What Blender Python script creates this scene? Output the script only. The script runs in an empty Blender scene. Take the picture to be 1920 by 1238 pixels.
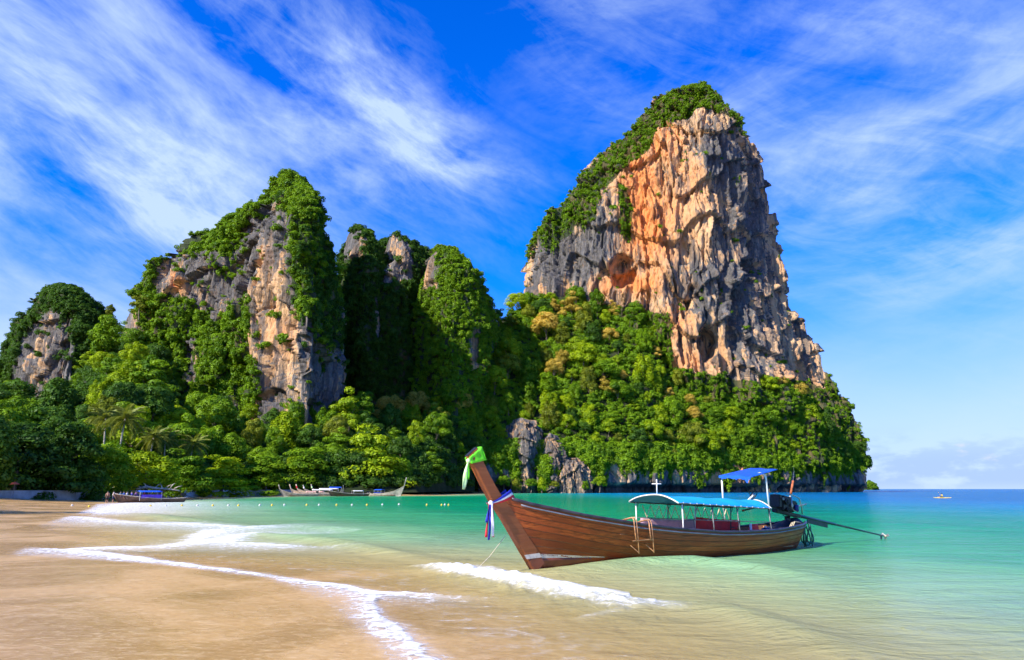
import bpy, bmesh, math, random
import numpy as np
from mathutils import Vector, Matrix, noise as mnoise

R = math.radians
rng = np.random.default_rng(7)
random.seed(7)
scene = bpy.context.scene
COL = scene.collection

# ------------------------------------------------------------------ camera
FPX = 1280.0                       # focal length in photo pixels (24 mm on full frame)
CAMZ = 2.0
TILT = math.atan(298.0 / FPX)      # horizon sits below the middle of the frame
cam_d = bpy.data.cameras.new('camera')
cam = bpy.data.objects.new('camera', cam_d)
COL.objects.link(cam)
cam.location = (0, 0, CAMZ)
cam.rotation_euler = (math.pi / 2 + TILT, 0, 0)
cam_d.sensor_width = 36
cam_d.lens = 36 * FPX / 1920
cam_d.clip_start = 0.1
cam_d.clip_end = 40000
scene.camera = cam

# ------------------------------------------------------------------ sun, sky, exposure
SUN_DIR = Vector((-0.655, -0.60, 0.63)).normalized()     # towards the sun
sun_d = bpy.data.lights.new('sun', 'SUN')
sun_d.energy = 5.0
sun_d.angle = R(0.53)
sun_d.color = (1.0, 0.93, 0.80)
sun = bpy.data.objects.new('sun', sun_d)
COL.objects.link(sun)
sun.location = (-60, -40, 80)
sun.rotation_euler = (-SUN_DIR).to_track_quat('-Z', 'Y').to_euler()

scene.view_settings.view_transform = 'Standard'
scene.view_settings.look = 'None'
scene.view_settings.gamma = 1
scene.view_settings.exposure = 0.7
scene.cycles.max_bounces = 6
scene.cycles.diffuse_bounces = 2
scene.cycles.glossy_bounces = 2
scene.cycles.transmission_bounces = 3
scene.cycles.transparent_max_bounces = 6
scene.cycles.caustics_reflective = False
scene.cycles.caustics_refractive = False
scene.cycles.use_denoising = True
scene.cycles.use_adaptive_sampling = True
scene.cycles.adaptive_threshold = 0.03
scene.cycles.sample_clamp_indirect = 4


class NT:
    """small helper round a node tree"""
    def __init__(self, tree):
        self.t = tree
        tree.nodes.clear()
    def n(self, kind, **kw):
        nd = self.t.nodes.new(kind)
        for k, v in kw.items():
            setattr(nd, k, v)
        return nd
    def put(self, sock, val):
        if isinstance(val, bpy.types.NodeSocket):
            self.t.links.new(val, sock)
        elif val is not None:
            sock.default_value = val
    def m(self, op, a=None, b=None, c=None, clamp=False):
        nd = self.n('ShaderNodeMath', operation=op, use_clamp=clamp)
        for i, v in enumerate((a, b, c)):
            self.put(nd.inputs[i], v)
        return nd.outputs[0]
    def v(self, op, a=None, b=None, scale=None):
        nd = self.n('ShaderNodeVectorMath', operation=op)
        self.put(nd.inputs[0], a)
        if b is not None:
            self.put(nd.inputs[1], b)
        if scale is not None:
            self.put(nd.inputs['Scale'], scale)
        return nd.outputs[1] if op in ('LENGTH', 'DOT_PRODUCT', 'DISTANCE') else nd.outputs[0]
    def mix(self, fac, a, b, blend='MIX'):
        nd = self.n('ShaderNodeMix', data_type='RGBA', blend_type=blend)
        self.put(nd.inputs[0], fac)
        self.put(nd.inputs[6], a if isinstance(a, bpy.types.NodeSocket) else (*a[:3], 1))
        self.put(nd.inputs[7], b if isinstance(b, bpy.types.NodeSocket) else (*b[:3], 1))
        return nd.outputs[2]
    def xyz(self, vec):
        nd = self.n('ShaderNodeSeparateXYZ')
        self.put(nd.inputs[0], vec)
        return nd.outputs
    def comb(self, x=0, y=0, z=0):
        nd = self.n('ShaderNodeCombineXYZ')
        for i, v in enumerate((x, y, z)):
            self.put(nd.inputs[i], v)
        return nd.outputs[0]
    def noise(self, vec, scale=1.0, detail=4, rough=0.55, lac=2.0, dist=0.0, out='Fac'):
        nd = self.n('ShaderNodeTexNoise')
        self.put(nd.inputs['Vector'], vec)
        self.put(nd.inputs['Scale'], scale)
        self.put(nd.inputs['Detail'], detail)
        self.put(nd.inputs['Roughness'], rough)
        self.put(nd.inputs['Lacunarity'], lac)
        self.put(nd.inputs['Distortion'], dist)
        return nd.outputs[out]
    def ramp(self, fac, stops, interp='LINEAR'):
        nd = self.n('ShaderNodeValToRGB')
        cr = nd.color_ramp
        cr.interpolation = interp
        while len(cr.elements) < len(stops):
            cr.elements.new(0.5)
        for e, (p, c) in zip(cr.elements, stops):
            e.position = p
            e.color = (*c[:3], 1) if isinstance(c, (tuple, list)) else (c, c, c, 1)
        self.put(nd.inputs[0], fac)
        return nd.outputs[0]
    def sstep(self, val, lo, hi, a=0.0, b=1.0):
        nd = self.n('ShaderNodeMapRange', interpolation_type='SMOOTHSTEP')
        self.put(nd.inputs[0], val)
        for i, v in zip((1, 2, 3, 4), (lo, hi, a, b)):
            self.put(nd.inputs[i], v)
        return nd.outputs[0]
    def attr(self, name, out='Fac'):
        nd = self.n('ShaderNodeAttribute', attribute_name=name)
        return nd.outputs[out]
    def bump(self, h, strength=0.5, dist=1.0, normal=None):
        nd = self.n('ShaderNodeBump')
        nd.inputs['Strength'].default_value = strength
        nd.inputs['Distance'].default_value = dist
        self.put(nd.inputs['Height'], h)
        if normal is not None:
            self.put(nd.inputs['Normal'], normal)
        return nd.outputs[0]


def sky_world():
    w = bpy.data.worlds.new('World')
    scene.world = w
    w.use_nodes = True
    t = NT(w.node_tree)
    out = t.n('ShaderNodeOutputWorld')
    sky = t.n('ShaderNodeTexSky', sky_type='NISHITA')
    sky.sun_disc = False
    el = math.asin(SUN_DIR.z)
    sky.sun_elevation = el
    sky.sun_rotation = math.atan2(SUN_DIR.x, SUN_DIR.y)
    sky.air_density = 1.0
    sky.dust_density = 0.25
    sky.ozone_density = 3.0
    hs = t.n('ShaderNodeHueSaturation')
    hs.inputs['Saturation'].default_value = 1.32
    hs.inputs['Value'].default_value = 1.0
    t.put(hs.inputs['Color'], sky.outputs[0])
    d = t.n('ShaderNodeTexCoord').outputs['Generated']
    x, y, z = t.xyz(d)[0:3]
    az = t.m('ARCTAN2', x, y)
    elv = t.m('ARCSINE', z)
    # clear tropical air: deep azure overhead, milky at the horizon
    blue = t.mix(1.0, hs.outputs[0], t.mix(t.sstep(elv, 0.0, 0.36), (0.42, 0.58, 1.22), (0.02, 1.02, 2.35)), 'MULTIPLY')
    # cirrus: fibres combed by the wind, seen on a high flat layer
    inv = t.m('DIVIDE', 1.0, t.m('ADD', t.m('MAXIMUM', z, 0.0), 0.22))
    px, py = t.m('MULTIPLY', x, inv), t.m('MULTIPLY', y, inv)
    warp = t.noise(t.comb(px, py, 0.0), 1.3, 3, 0.5, out='Color')
    wv = t.v('SCALE', t.v('SUBTRACT', warp, (0.5, 0.5, 0.5)), scale=0.16)
    wx, wy, wz = t.xyz(wv)[0:3]
    ax = t.m('ADD', az, t.m('MULTIPLY', wx, 0.45))
    ay = t.m('ADD', elv, t.m('MULTIPLY', wy, 0.30))
    ca, sa = math.cos(R(-24)), math.sin(R(-24))
    def rot(c, s):
        return (t.m('ADD', t.m('MULTIPLY', ax, c), t.m('MULTIPLY', ay, s)),
                t.m('ADD', t.m('MULTIPLY', ax, -s), t.m('MULTIPLY', ay, c)))
    fu, fv = rot(ca, sa)
    fib = t.noise(t.comb(t.m('MULTIPLY', fu, 2.6), t.m('MULTIPLY', fv, 5.6), 3.1), 1.0, 9, 0.64, dist=0.35)
    fib2 = t.noise(t.comb(t.m('MULTIPLY', fu, 7.0), t.m('MULTIPLY', fv, 30.0), 9.0), 1.0, 5, 0.62, dist=0.7)
    gu, gv = rot(math.cos(R(6)), math.sin(R(6)))
    fib3 = t.noise(t.comb(t.m('MULTIPLY', gu, 3.2), t.m('MULTIPLY', gv, 8.5), 17.0), 1.0, 9, 0.64, dist=0.3)
    soft = t.noise(t.comb(t.m('MULTIPLY', ax, 2.0), t.m('MULTIPLY', ay, 3.6), 5.0), 1.0, 5, 0.55)
    def blob(a0, e0, ra, re, deg, amp):
        c, s = math.cos(R(deg)), math.sin(R(deg))
        da, de = t.m('SUBTRACT', ax, a0), t.m('SUBTRACT', ay, e0)
        p = t.m('DIVIDE', t.m('ADD', t.m('MULTIPLY', da, c), t.m('MULTIPLY', de, s)), ra)
        q = t.m('DIVIDE', t.m('SUBTRACT', t.m('MULTIPLY', de, c), t.m('MULTIPLY', da, s)), re)
        r2 = t.m('ADD', t.m('MULTIPLY', p, p), t.m('MULTIPLY', q, q))
        return t.m('MULTIPLY', t.m('EXPONENT', t.m('MULTIPLY', r2, -1.0)), amp)
    def pix(px_, py_):
        u, v = (px_ - 960) / FPX, (619 - py_) / FPX
        yy = math.cos(TILT) - v * math.sin(TILT)
        zz = math.sin(TILT) + v * math.cos(TILT)
        return math.atan2(u, yy), math.atan2(zz, math.hypot(u, yy))
    def acc(lst):
        s = lst[0]
        for k in lst[1:]:
            s = t.m('ADD', s, k)
        return s
    # where the drifting sheets of cirrus lie, in compass direction and height
    m_a = acc([blob(*pix(640, 130), 0.26, 0.085, -27, 1.15), blob(*pix(770, 240), 0.12, 0.07, -40, 0.75),
               blob(*pix(150, 300), 0.36, 0.075, -17, 0.95), blob(*pix(180, 90), 0.42, 0.20, -25, 0.80),
               blob(*pix(60, 530), 0.34, 0.12, 0, 1.0), blob(*pix(-500, 200), 0.40, 0.3, -20, 0.7),
               blob(*pix(620, 310), 0.17, 0.025, -27, 0.45), blob(*pix(900, 320), 0.12, 0.02, -8, 0.5)])
    m_b = acc([blob(*pix(1330, 150), 0.30, 0.13, -22, 0.85), blob(*pix(1640, 360), 0.26, 0.12, 8, 0.80),
               blob(*pix(1700, 60), 0.16, 0.05, -25, 0.75), blob(*pix(1100, 60), 0.10, 0.09, 0, 0.4),
               blob(*pix(2300, 300), 0.4, 0.25, 0, 0.7), blob(*pix(1900, 440), 0.14, 0.03, 12, 0.5), blob(*pix(1640, 140), 0.10, 0.035, -15, -0.45)])
    back = t.m('MULTIPLY', t.sstep(y, 0.2, -0.3), 0.45)
    ca_ = t.m('MULTIPLY', t.m('MULTIPLY', t.m('ADD', m_a, back), t.sstep(soft, 0.30, 0.66, 0.45, 1.15)), t.m('ADD', t.sstep(fib, 0.30, 0.72, 0.10, 1.0), t.m('MULTIPLY', t.sstep(fib2, 0.36, 0.72, -0.25, 0.75), 0.20)))
    cb_ = t.m('MULTIPLY', m_b, t.m('ADD', t.sstep(fib3, 0.32, 0.78, 0.14, 0.80), t.m('MULTIPLY', t.sstep(fib2, 0.36, 0.72, -0.25, 0.75), 0.17)))
    veil = t.m('MULTIPLY', t.sstep(elv, 0.31, 0.03), t.m('ADD', 0.72, t.m('MULTIPLY', soft, 0.4)))
    veil = t.m('MULTIPLY', veil, t.sstep(elv, 0.9, 0.05, 0.6, 1.0))
    cov = t.m('MINIMUM', t.m('ADD', t.m('MULTIPLY', t.m('ADD', ca_, cb_), 0.80), t.m('MULTIPLY', veil, 0.9)), 0.90)
    cov = t.m('MAXIMUM', t.m('MULTIPLY', t.m('SUBTRACT', cov, 0.09), 1.09), 0.0)
    c1 = t.mix(cov, blue, (4.7, 6.0, 8.0))
    # low bank of cumulus over the sea
    cu = t.noise(t.comb(t.m('MULTIPLY', az, 14.0), t.m('MULTIPLY', elv, 34.0), 1.0), 1.0, 7, 0.58)
    band = t.m('MULTIPLY', t.sstep(elv, -0.01, 0.012), t.sstep(elv, 0.085, 0.03))
    bank = t.m('MULTIPLY', band, t.sstep(t.m('ADD', cu, t.sstep(elv, 0.07, 0.0, 0.0, 0.14)), 0.46, 0.62))
    cu2 = t.noise(t.comb(t.m('MULTIPLY', az, 15.0), t.m('MULTIPLY', elv, 40.0), 7.7), 1.0, 6, 0.55)
    puff = t.m('MULTIPLY', t.m('MULTIPLY', t.sstep(elv, 0.012, 0.03), t.sstep(elv, 0.075, 0.045)), t.sstep(cu2, 0.56, 0.68))
    c2 = t.mix(t.m('MULTIPLY', bank, 0.62), c1, (2.6, 3.9, 7.2))
    c3 = t.mix(t.m('MULTIPLY', puff, 0.95), c2, (5.6, 5.9, 7.2))
    w.cycles.sampling_method = 'MANUAL'
    w.cycles.sample_map_resolution = 256
    bg = t.n('ShaderNodeBackground')
    t.put(bg.inputs[0], c3)
    bg.inputs[1].default_value = 0.088
    t.t.links.new(bg.outputs[0], out.inputs[0])
sky_world()

# ------------------------------------------------------------------ bearings
CT, ST = math.cos(TILT), math.sin(TILT)
def uv(px, py):
    px, py = np.asarray(px, float), np.asarray(py, float)
    u, v = (px - 960) / FPX, (619 - py) / FPX
    dy = CT - v * ST
    return u / dy, (ST + v * CT) / dy
def at(px, py, Y):
    a, b = uv(px, py)
    return np.stack(np.broadcast_arrays(a * Y, np.asarray(Y, float) + 0 * a, CAMZ + b * Y), -1)
def ground(px, py, z=0.0):
    a, b = uv(px, py)
    Y = (z - CAMZ) / b
    return np.stack([a * Y, Y, z + 0 * Y], -1)
def proj(P):
    x, y, z = P[..., 0], P[..., 1], P[..., 2] - CAMZ
    dep = np.maximum(y * CT + z * ST, 1e-3)
    return 960 + FPX * x / dep, 619 - FPX * (z * CT - y * ST) / dep

# ------------------------------------------------------------------ noise on arrays
def _hash(ix, iy, iz, s):
    u = np.uint32
    h = ix.astype(u) * u(374761393) + iy.astype(u) * u(668265263) + iz.astype(u) * u(2246822519) + u((s * 1274126177) & 0xffffffff)
    h = (h ^ (h >> u(13))) * u(1274126177)
    h = (h ^ (h >> u(16))) * u(2246822519)
    return h ^ (h >> u(15))
def rnd(ix, iy, iz, s):
    return _hash(ix, iy, iz, s).astype(np.float32) / np.float32(4294967295.0)
def pnoise(x, y, z, s=0):
    """gradient noise, about -1..1; flat in z when z is a plain number"""
    f4 = np.float32
    flat = np.ndim(z) == 0
    x, y = np.asarray(x, f4), np.asarray(y, f4)
    z = np.asarray(z, f4)
    i, j, k = np.floor(x), np.floor(y), np.floor(z)
    fx, fy, fz = x - i, y - j, z - k
    i, j, k = i.astype(np.int32), j.astype(np.int32), k.astype(np.int32)
    u, v, w = (f * f * f * (f * (f * 6 - 15) + 10) for f in (fx, fy, fz))
    r = 0
    for a in (0, 1):
        for b in (0, 1):
            for c in ((0,) if flat else (0, 1)):
                h = _hash(i + a, j + b, k + c, s)
                g = ((h & 255).astype(f4) * f4(1 / 127.5) - 1) * (fx - a) + (((h >> np.uint32(8)) & 255).astype(f4) * f4(1 / 127.5) - 1) * (fy - b)
                if not flat:
                    g = g + (((h >> np.uint32(16)) & 255).astype(f4) * f4(1 / 127.5) - 1) * (fz - c)
                g = g * ((u if a else 1 - u) * (v if b else 1 - v))
                r = r + (g if flat else g * (w if c else 1 - w))
    return r * 1.3
def fbm(x, y, z, s=0, o=4, g=0.5):
    r, a, f, t = 0, 1.0, 1.0, 0
    for k in range(o):
        r = r + a * pnoise(x * f, y * f, z * f, s + 17 * k)
        t += a
        a *= g
        f *= 2.03
    return r / t
def ridged(x, y, z, s=0, o=3):
    r, a, f, t = 0, 1.0, 1.0, 0
    for k in range(o):
        r = r + a * (1 - 2 * np.abs(pnoise(x * f, y * f, z * f, s + 31 * k)))
        t += a
        a *= 0.5
        f *= 2.1
    return r / t
def cells(x, y, z, s=0):
    """per-cell random value and distance to the border between cells"""
    x, y, z = (np.asarray(q, np.float32) for q in (x, y, z))
    i, j, k = (np.floor(q).astype(np.int32) for q in (x, y, z))
    f1 = np.full(x.shape, 9.0, np.float32)
    f2 = np.full(x.shape, 9.0, np.float32)
    val = np.zeros(x.shape, np.float32)
    cx = np.zeros(x.shape, np.float32)
    cy = np.zeros(x.shape, np.float32)
    cz = np.zeros(x.shape, np.float32)
    for a in (-1, 0, 1):
        for b in (-1, 0, 1):
            for c in (-1, 0, 1):
                I, J, K = i + a, j + b, k + c
                ox, oy, oz = I + rnd(I, J, K, s) - x, J + rnd(I, J, K, s + 1) - y, K + rnd(I, J, K, s + 2) - z
                d = ox * ox + oy * oy + oz * oz
                n = rnd(I, J, K, s + 3)
                c1 = d < f1
                f2 = np.where(c1, f1, np.minimum(f2, d))
                val = np.where(c1, n, val)
                cx, cy, cz = np.where(c1, ox, cx), np.where(c1, oy, cy), np.where(c1, oz, cz)
                f1 = np.where(c1, d, f1)
    # a plane tilted at random in every cell gives flat broken facets
    tl = (np.modf(val * 37.31)[0] - 0.5) * cx + (np.modf(val * 91.7)[0] - 0.5) * cy - (0.35 + 0.9 * np.modf(val * 53.9)[0]) * cz * 0.5
    return val, np.sqrt(f2) - np.sqrt(f1), tl
def sm(x, a, b):
    t = np.clip((np.asarray(x, float) - a) / (b - a), 0, 1)
    return t * t * (3 - 2 * t)
def inpoly(px, py, poly):
    r = np.zeros(np.shape(px), bool)
    n = len(poly)
    for i in range(n):
        (x0, y0), (x1, y1) = poly[i], poly[(i + 1) % n]
        if y0 == y1:
            continue
        c = (py > min(y0, y1)) & (py <= max(y0, y1)) & (px < (py - y0) * (x1 - x0) / (y1 - y0) + x0)
        r ^= c
    return r
def polydist(x, y, pts):
    """distance to a polyline, and how far along it"""
    best = np.full(np.shape(x), 1e9)
    par = np.zeros(np.shape(x))
    side = np.zeros(np.shape(x))
    L = 0
    for (x0, y0), (x1, y1) in zip(pts[:-1], pts[1:]):
        dx, dy = x1 - x0, y1 - y0
        l2 = dx * dx + dy * dy
        t = np.clip(((x - x0) * dx + (y - y0) * dy) / l2, 0, 1)
        d = np.hypot(x - x0 - t * dx, y - y0 - t * dy)
        c = d < best
        sd = np.sign((x - x0) * dy - (y - y0) * dx)
        best = np.where(c, d, best)
        par = np.where(c, L + t * math.sqrt(l2), par)
        side = np.where(c, sd, side)
        L += math.sqrt(l2)
    return best, par / L, side

# ------------------------------------------------------------------ object helpers
def link(o, parent=None):
    COL.objects.link(o)
    if parent is not None:
        o.parent = parent
    return o
def tag(o, label=None, cat=None, group=None, kind=None):
    for k, v in (('label', label), ('category', cat), ('group', group), ('kind', kind)):
        if v:
            o[k] = v
    return o
def empty(name, loc=(0, 0, 0), rz=0.0):
    o = bpy.data.objects.new(name, None)
    o.empty_display_size = 0.3
    o.location = loc
    o.rotation_euler = (0, 0, rz)
    return link(o)
def np_mesh(name, V, F, mat=None, smooth=True, attrs=None, colors=None):
    """mesh from arrays; F is an (n,3) or (n,4) array"""
    V = np.ascontiguousarray(V, np.float32).reshape(-1, 3)
    F = np.ascontiguousarray(F, np.int32)
    k = F.shape[1]
    me = bpy.data.meshes.new(name)
    me.vertices.add(len(V))
    me.vertices.foreach_set('co', V.ravel())
    me.loops.add(F.size)
    me.loops.foreach_set('vertex_index', F.ravel())
    me.polygons.add(len(F))
    me.polygons.foreach_set('loop_start', np.arange(0, F.size, k, dtype=np.int32))
    if smooth:
        me.polygons.foreach_set('use_smooth', np.ones(len(F), bool))
    for nm, a in (attrs or {}).items():
        at_ = me.attributes.new(nm, 'FLOAT', 'POINT')
        at_.data.foreach_set('value', np.ascontiguousarray(a, np.float32).ravel())
    for nm, a in (colors or {}).items():
        at_ = me.attributes.new(nm, 'FLOAT_COLOR', 'POINT')
        a = np.ascontiguousarray(np.concatenate([a.reshape(-1, 3), np.ones((a.size // 3, 1))], 1), np.float32)
        at_.data.foreach_set('color', a.ravel())
    me.update(calc_edges=True)
    me.validate()
    if mat:
        me.materials.append(mat)
    return me
def grid_faces(nr, nc, wrap=False):
    i = np.arange(nr - 1)[:, None]
    j = np.arange(nc if wrap else nc - 1)[None, :]
    j2 = (j + 1) % nc
    return np.stack([i * nc + j, i * nc + j2, (i + 1) * nc + j2, (i + 1) * nc + j], -1).reshape(-1, 4)
def mesh_obj(name, me, parent=None):
    return link(bpy.data.objects.new(name, me), parent)

# ------------------------------------------------------------------ materials
MAT = {}
def new_mat(name):
    m = bpy.data.materials.new(name)
    m.use_nodes = True
    t = NT(m.node_tree)
    t.out = t.n('ShaderNodeOutputMaterial')
    MAT[name] = m
    return m, t
def principled(t, base, rough=0.6, spec=0.5, normal=None, metal=0.0, link_out=True):
    b = t.n('ShaderNodeBsdfPrincipled')
    t.put(b.inputs['Base Color'], base if isinstance(base, bpy.types.NodeSocket) else (*base[:3], 1))
    t.put(b.inputs['Roughness'], rough)
    t.put(b.inputs['Specular IOR Level'], spec)
    t.put(b.inputs['Metallic'], metal)
    if normal is not None:
        t.put(b.inputs['Normal'], normal)
    if link_out:
        t.t.links.new(b.outputs[0], t.out.inputs[0])
    return b.outputs[0]
def simple_mat(name, col, rough=0.6, metal=0.0, var=0.25, scale=6.0, bump=0.0, spec=0.5):
    m, t = new_mat(name)
    p = t.n('ShaderNodeTexCoord').outputs['Object']
    n = t.noise(p, scale, 5, 0.6)
    dark = tuple(c * (1 - var) for c in col)
    lite = tuple(min(1, c * (1 + var)) for c in col)
    c = t.mix(t.sstep(n, 0.3, 0.7), dark, lite)
    nb = t.bump(t.noise(p, scale * 4, 4, 0.6), bump, 0.02) if bump else None
    principled(t, c, rough, spec, nb, metal)
    return m
# ------------------------------------------------------------------ rock
def rock_material():
    m, t = new_mat('limestone')
    pos = t.n('ShaderNodeNewGeometry').outputs['Position']
    x, y, z = t.xyz(pos)[0:3]
    streak = t.noise(t.comb(t.m('MULTIPLY', x, 0.22), t.m('MULTIPLY', y, 0.22), t.m('MULTIPLY', z, 0.035)), 1.0, 7, 0.62, dist=0.4)
    blot = t.noise(pos, 0.055, 6, 0.6, dist=0.3)
    fine = t.noise(t.comb(t.m('MULTIPLY', x, 0.9), t.m('MULTIPLY', y, 0.9), t.m('MULTIPLY', z, 0.4)), 1.0, 6, 0.65)
    cream = t.mix(t.sstep(blot, 0.35, 0.65), (0.66, 0.42, 0.22), (0.60, 0.33, 0.15))
    orange = t.mix(t.sstep(fine, 0.35, 0.65), (0.74, 0.29, 0.08), (0.68, 0.20, 0.045))
    c = t.mix(t.attr('orange'), cream, orange)
    grey = t.mix(t.sstep(streak, 0.35, 0.62), (0.085, 0.09, 0.10), (0.30, 0.28, 0.25))
    g = t.m('ADD', t.attr('grey'), t.m('MULTIPLY', t.m('SUBTRACT', streak, 0.5), 1.5))
    c = t.mix(t.sstep(g, 0.42, 0.64), c, grey)
    black = t.sstep(t.m('ADD', streak, t.m('MULTIPLY', t.attr('grey'), 0.14)), 0.55, 0.66)
    c = t.mix(t.m('MULTIPLY', black, 0.85), c, (0.045, 0.045, 0.05))
    stain = t.noise(t.comb(t.m('MULTIPLY', x, 0.16), t.m('MULTIPLY', y, 0.16), t.m('MULTIPLY', z, 0.009)), 1.0, 6, 0.62, dist=0.5)
    c = t.mix(t.m('MULTIPLY', t.sstep(t.m('ADD', stain, t.m('MULTIPLY', t.attr('grey'), 0.10)), 0.51, 0.64), 0.80), c, (0.07, 0.07, 0.075))
    c = t.mix(t.sstep(fine, 0.3, 0.75, 0.0, 0.14), c, (0.70, 0.56, 0.40), 'MIX')
    c = t.mix(t.m('MULTIPLY', t.sstep(t.m('ADD', t.attr('veg'), t.m('MULTIPLY', t.m('SUBTRACT', fine, 0.5), 0.8)), 0.3, 0.7), 0.85), c, (0.035, 0.055, 0.018))
    h = t.m('ADD', t.m('MULTIPLY', fine, 0.8), t.m('MULTIPLY', streak, 1.6))
    principled(t, c, 0.88, 0.15, t.bump(h, 0.9, 1.6))
rock_material()

SITES = {}       # surfaces that foliage is scattered on later: name -> (points, normals, density)
def karst(name, left, right, Yc, depth, front, zbase=-3.0, ns=260, nz=240, seed=0, amp=1.0,
          topp=5.0, veg=(), bare=(), thin=(), orange=(), grey=0.35, caves=(), greys=(), vegbase=0.0, slope_veg=0.22, label='', tuft=0.006, fs=1.0, relw=26.0, drop=0):
    """a limestone stack: level sections between two outlines, broken up by slabs, flutes and overhangs"""
    def prof(pts):
        a = np.array(pts, float)
        a[:, 1] += drop
        u, b = uv(a[:, 0], a[:, 1])
        z = CAMZ + b * Yc
        o = np.argsort(z)
        return z[o], u[o]
    zl, ul = prof(left)
    zr, ur = prof(right)
    ztop = max(zl[-1], zr[-1])
    tz = np.linspace(0, 1, nz) ** 0.97
    z = zbase + (ztop - zbase) * tz
    uL, uR = np.interp(z, zl, ul), np.interp(z, zr, ur)
    uL, uR = np.minimum(uL, uR - 1e-4), uR
    nb = ns // 5
    s = np.concatenate([np.sin(np.linspace(-1, 1, ns) * math.pi / 2) * 0.6 + np.linspace(-1, 1, ns) * 0.4,
                        np.cos(np.linspace(0, math.pi, nb + 2)[1:-1])])
    fr = np.array(front, float)
    sd = np.linspace(-1, 1, 400)
    fd = np.interp(sd, fr[:, 0], fr[:, 1])
    ker = np.hanning(31)
    fd = np.convolve(np.pad(fd, 15, mode='edge'), ker / ker.sum(), 'valid')
    Ff = np.interp(s[:ns], sd, fd) * np.sqrt(np.clip(1 - np.abs(s[:ns]) ** 8, 0, 1))
    yoff = np.concatenate([-Ff, 0.8 * np.sqrt(np.clip(1 - s[ns:] ** 2, 0, 1))])
    dz = depth * np.sqrt(np.clip(1 - tz ** topp, 0, 1))
    w, uc = (uR - uL) / 2 * Yc, (uR + uL) / 2
    dz = np.minimum(dz, 2.0 + 1.6 * w)
    Y = Yc + dz[:, None] * yoff[None, :]
    for _ in range(5):
        X = uc[:, None] * Y + w[:, None] * s[None, :]
        U = X / Y
        mx, mn = U.max(1), U.min(1)
        w = w * np.clip((uR - uL) / np.maximum(mx - mn, 1e-4), 0.6, 1.6)
        uc = uc + (uL + uR) / 2 - (mx + mn) / 2
    X = uc[:, None] * Y + w[:, None] * s[None, :]
    Z = np.repeat(z[:, None], X.shape[1], 1)
    tx = np.roll(X, -1, 1) - np.roll(X, 1, 1)
    ty = np.roll(Y, -1, 1) - np.roll(Y, 1, 1)
    ln = np.maximum(np.hypot(tx, ty), 1e-6)
    nx, ny = ty / ln, -tx / ln
    fX, fY, fZ = X / fs, Y / fs, Z / fs
    wx = fX + 5 * pnoise(fX / 22, fY / 22, fZ / 30, seed)
    wy = fY + 5 * pnoise(fX / 22, fY / 22, fZ / 30, seed + 5)
    wz = fZ + 8 * pnoise(fX / 26, fY / 26, fZ / 34, seed + 9)
    big = 7 * fbm(wx / 60, wy / 60, wz / 80, seed + 1, 3)
    v1, e1, t1 = cells(wx / 13, wy / 13, wz / 100, seed + 2)
    v2, e2, t2 = cells(wx / 5, wy / 5, wz / 34, seed + 3)
    v3, e3, t3 = cells(fX / 2.3, fY / 2.3, fZ / 9.0, seed + 21)
    slab = (v1 - 0.5) * 7.5 + t1 * 8.0 + (v2 - 0.5) * 3.2 + t2 * 5.0 - 1.2 * (1 - sm(e2, 0, 0.06))
    flute = 2.6 * ridged(wx / 8, wy / 8, wz / 60, seed + 4, 3) + 1.5 * ridged(wx / 3.2, wy / 3.2, wz / 30, seed + 22, 2)
    pit = sm(pnoise(wx / 5, wy / 5, wz / 20, seed + 23), 0.28, 0.5)
    fine = 1.0 * ridged(fX / 3.0, fY / 3.0, fZ / 6, seed + 6, 3) + (v3 - 0.5) * 1.5 + t3 * 2.4 - 2.6 * pit
    fz = wz / 34 + 1.4 * pnoise(wx / 30, wy / 30, wz / 60, seed + 7)
    over = 5.0 * (1 - (fz - np.floor(fz)))
    d = amp * fs * (big + slab + flute + fine + over)
    d = d - d.mean() - 0.8 * fs
    rel = np.clip(np.minimum(w / relw, 1.0), 0.12, 1)[:, None]
    d = d * rel * sm(1 - tz, 0, 0.05)[:, None]
    P0 = np.stack([X, Y, Z], -1)
    qx, qy = proj(P0)
    for (cx, cy, rx, ry, dep) in caves:
        r2 = ((qx - cx) / rx) ** 2 + ((qy - cy) / ry) ** 2
        d = d - dep * sm(1.25 - r2 + 0.5 * pnoise(X / 6, Y / 6, Z / 6, seed + 8), 0, 0.7) * (Y < Yc)
    X = X + nx * d
    Y = Y + ny * d
    Z = Z + amp * 1.2 * pnoise(X / 12, Y / 12, Z / 12, seed + 10) * sm(tz, 0.0, 0.03)[:, None]
    P = np.stack([X, Y, Z], -1)
    qx, qy = proj(P)
    jx = qx + 9 * fbm(X / 9, Y / 9, Z / 14, seed + 11, 3)
    jy = qy + 12 * fbm(X / 9, Y / 9, Z / 14, seed + 12, 3)
    vm = np.full(X.shape, vegbase)
    for pl in veg:
        vm = np.maximum(vm, inpoly(jx, jy, pl))
    for pl in bare:
        vm = np.where(inpoly(jx, jy, pl), 0.0, vm)
    for pl in thin:
        vm = np.where(inpoly(jx, jy, pl), vm * 0.22, vm)
    dzu = np.gradient(P, axis=0)
    dsu = np.gradient(P, axis=1)
    N = np.cross(dsu, dzu)
    N /= np.maximum(np.linalg.norm(N, axis=-1, keepdims=True), 1e-6)
    ledge = sm(N[..., 2], 0.35, 0.75)
    vm = np.maximum(vm, ledge * slope_veg)
    tuftm = tuft * sm(pnoise(X / 14, Y / 14, Z / 20, seed + 13), 0.15, 0.45) * 8
    og = np.zeros(X.shape)
    for (cx, cy, rx, ry, a) in orange:
        og = og + a * np.exp(-((jx - cx) / rx) ** 2 - ((jy - cy) / ry) ** 2)
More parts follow.
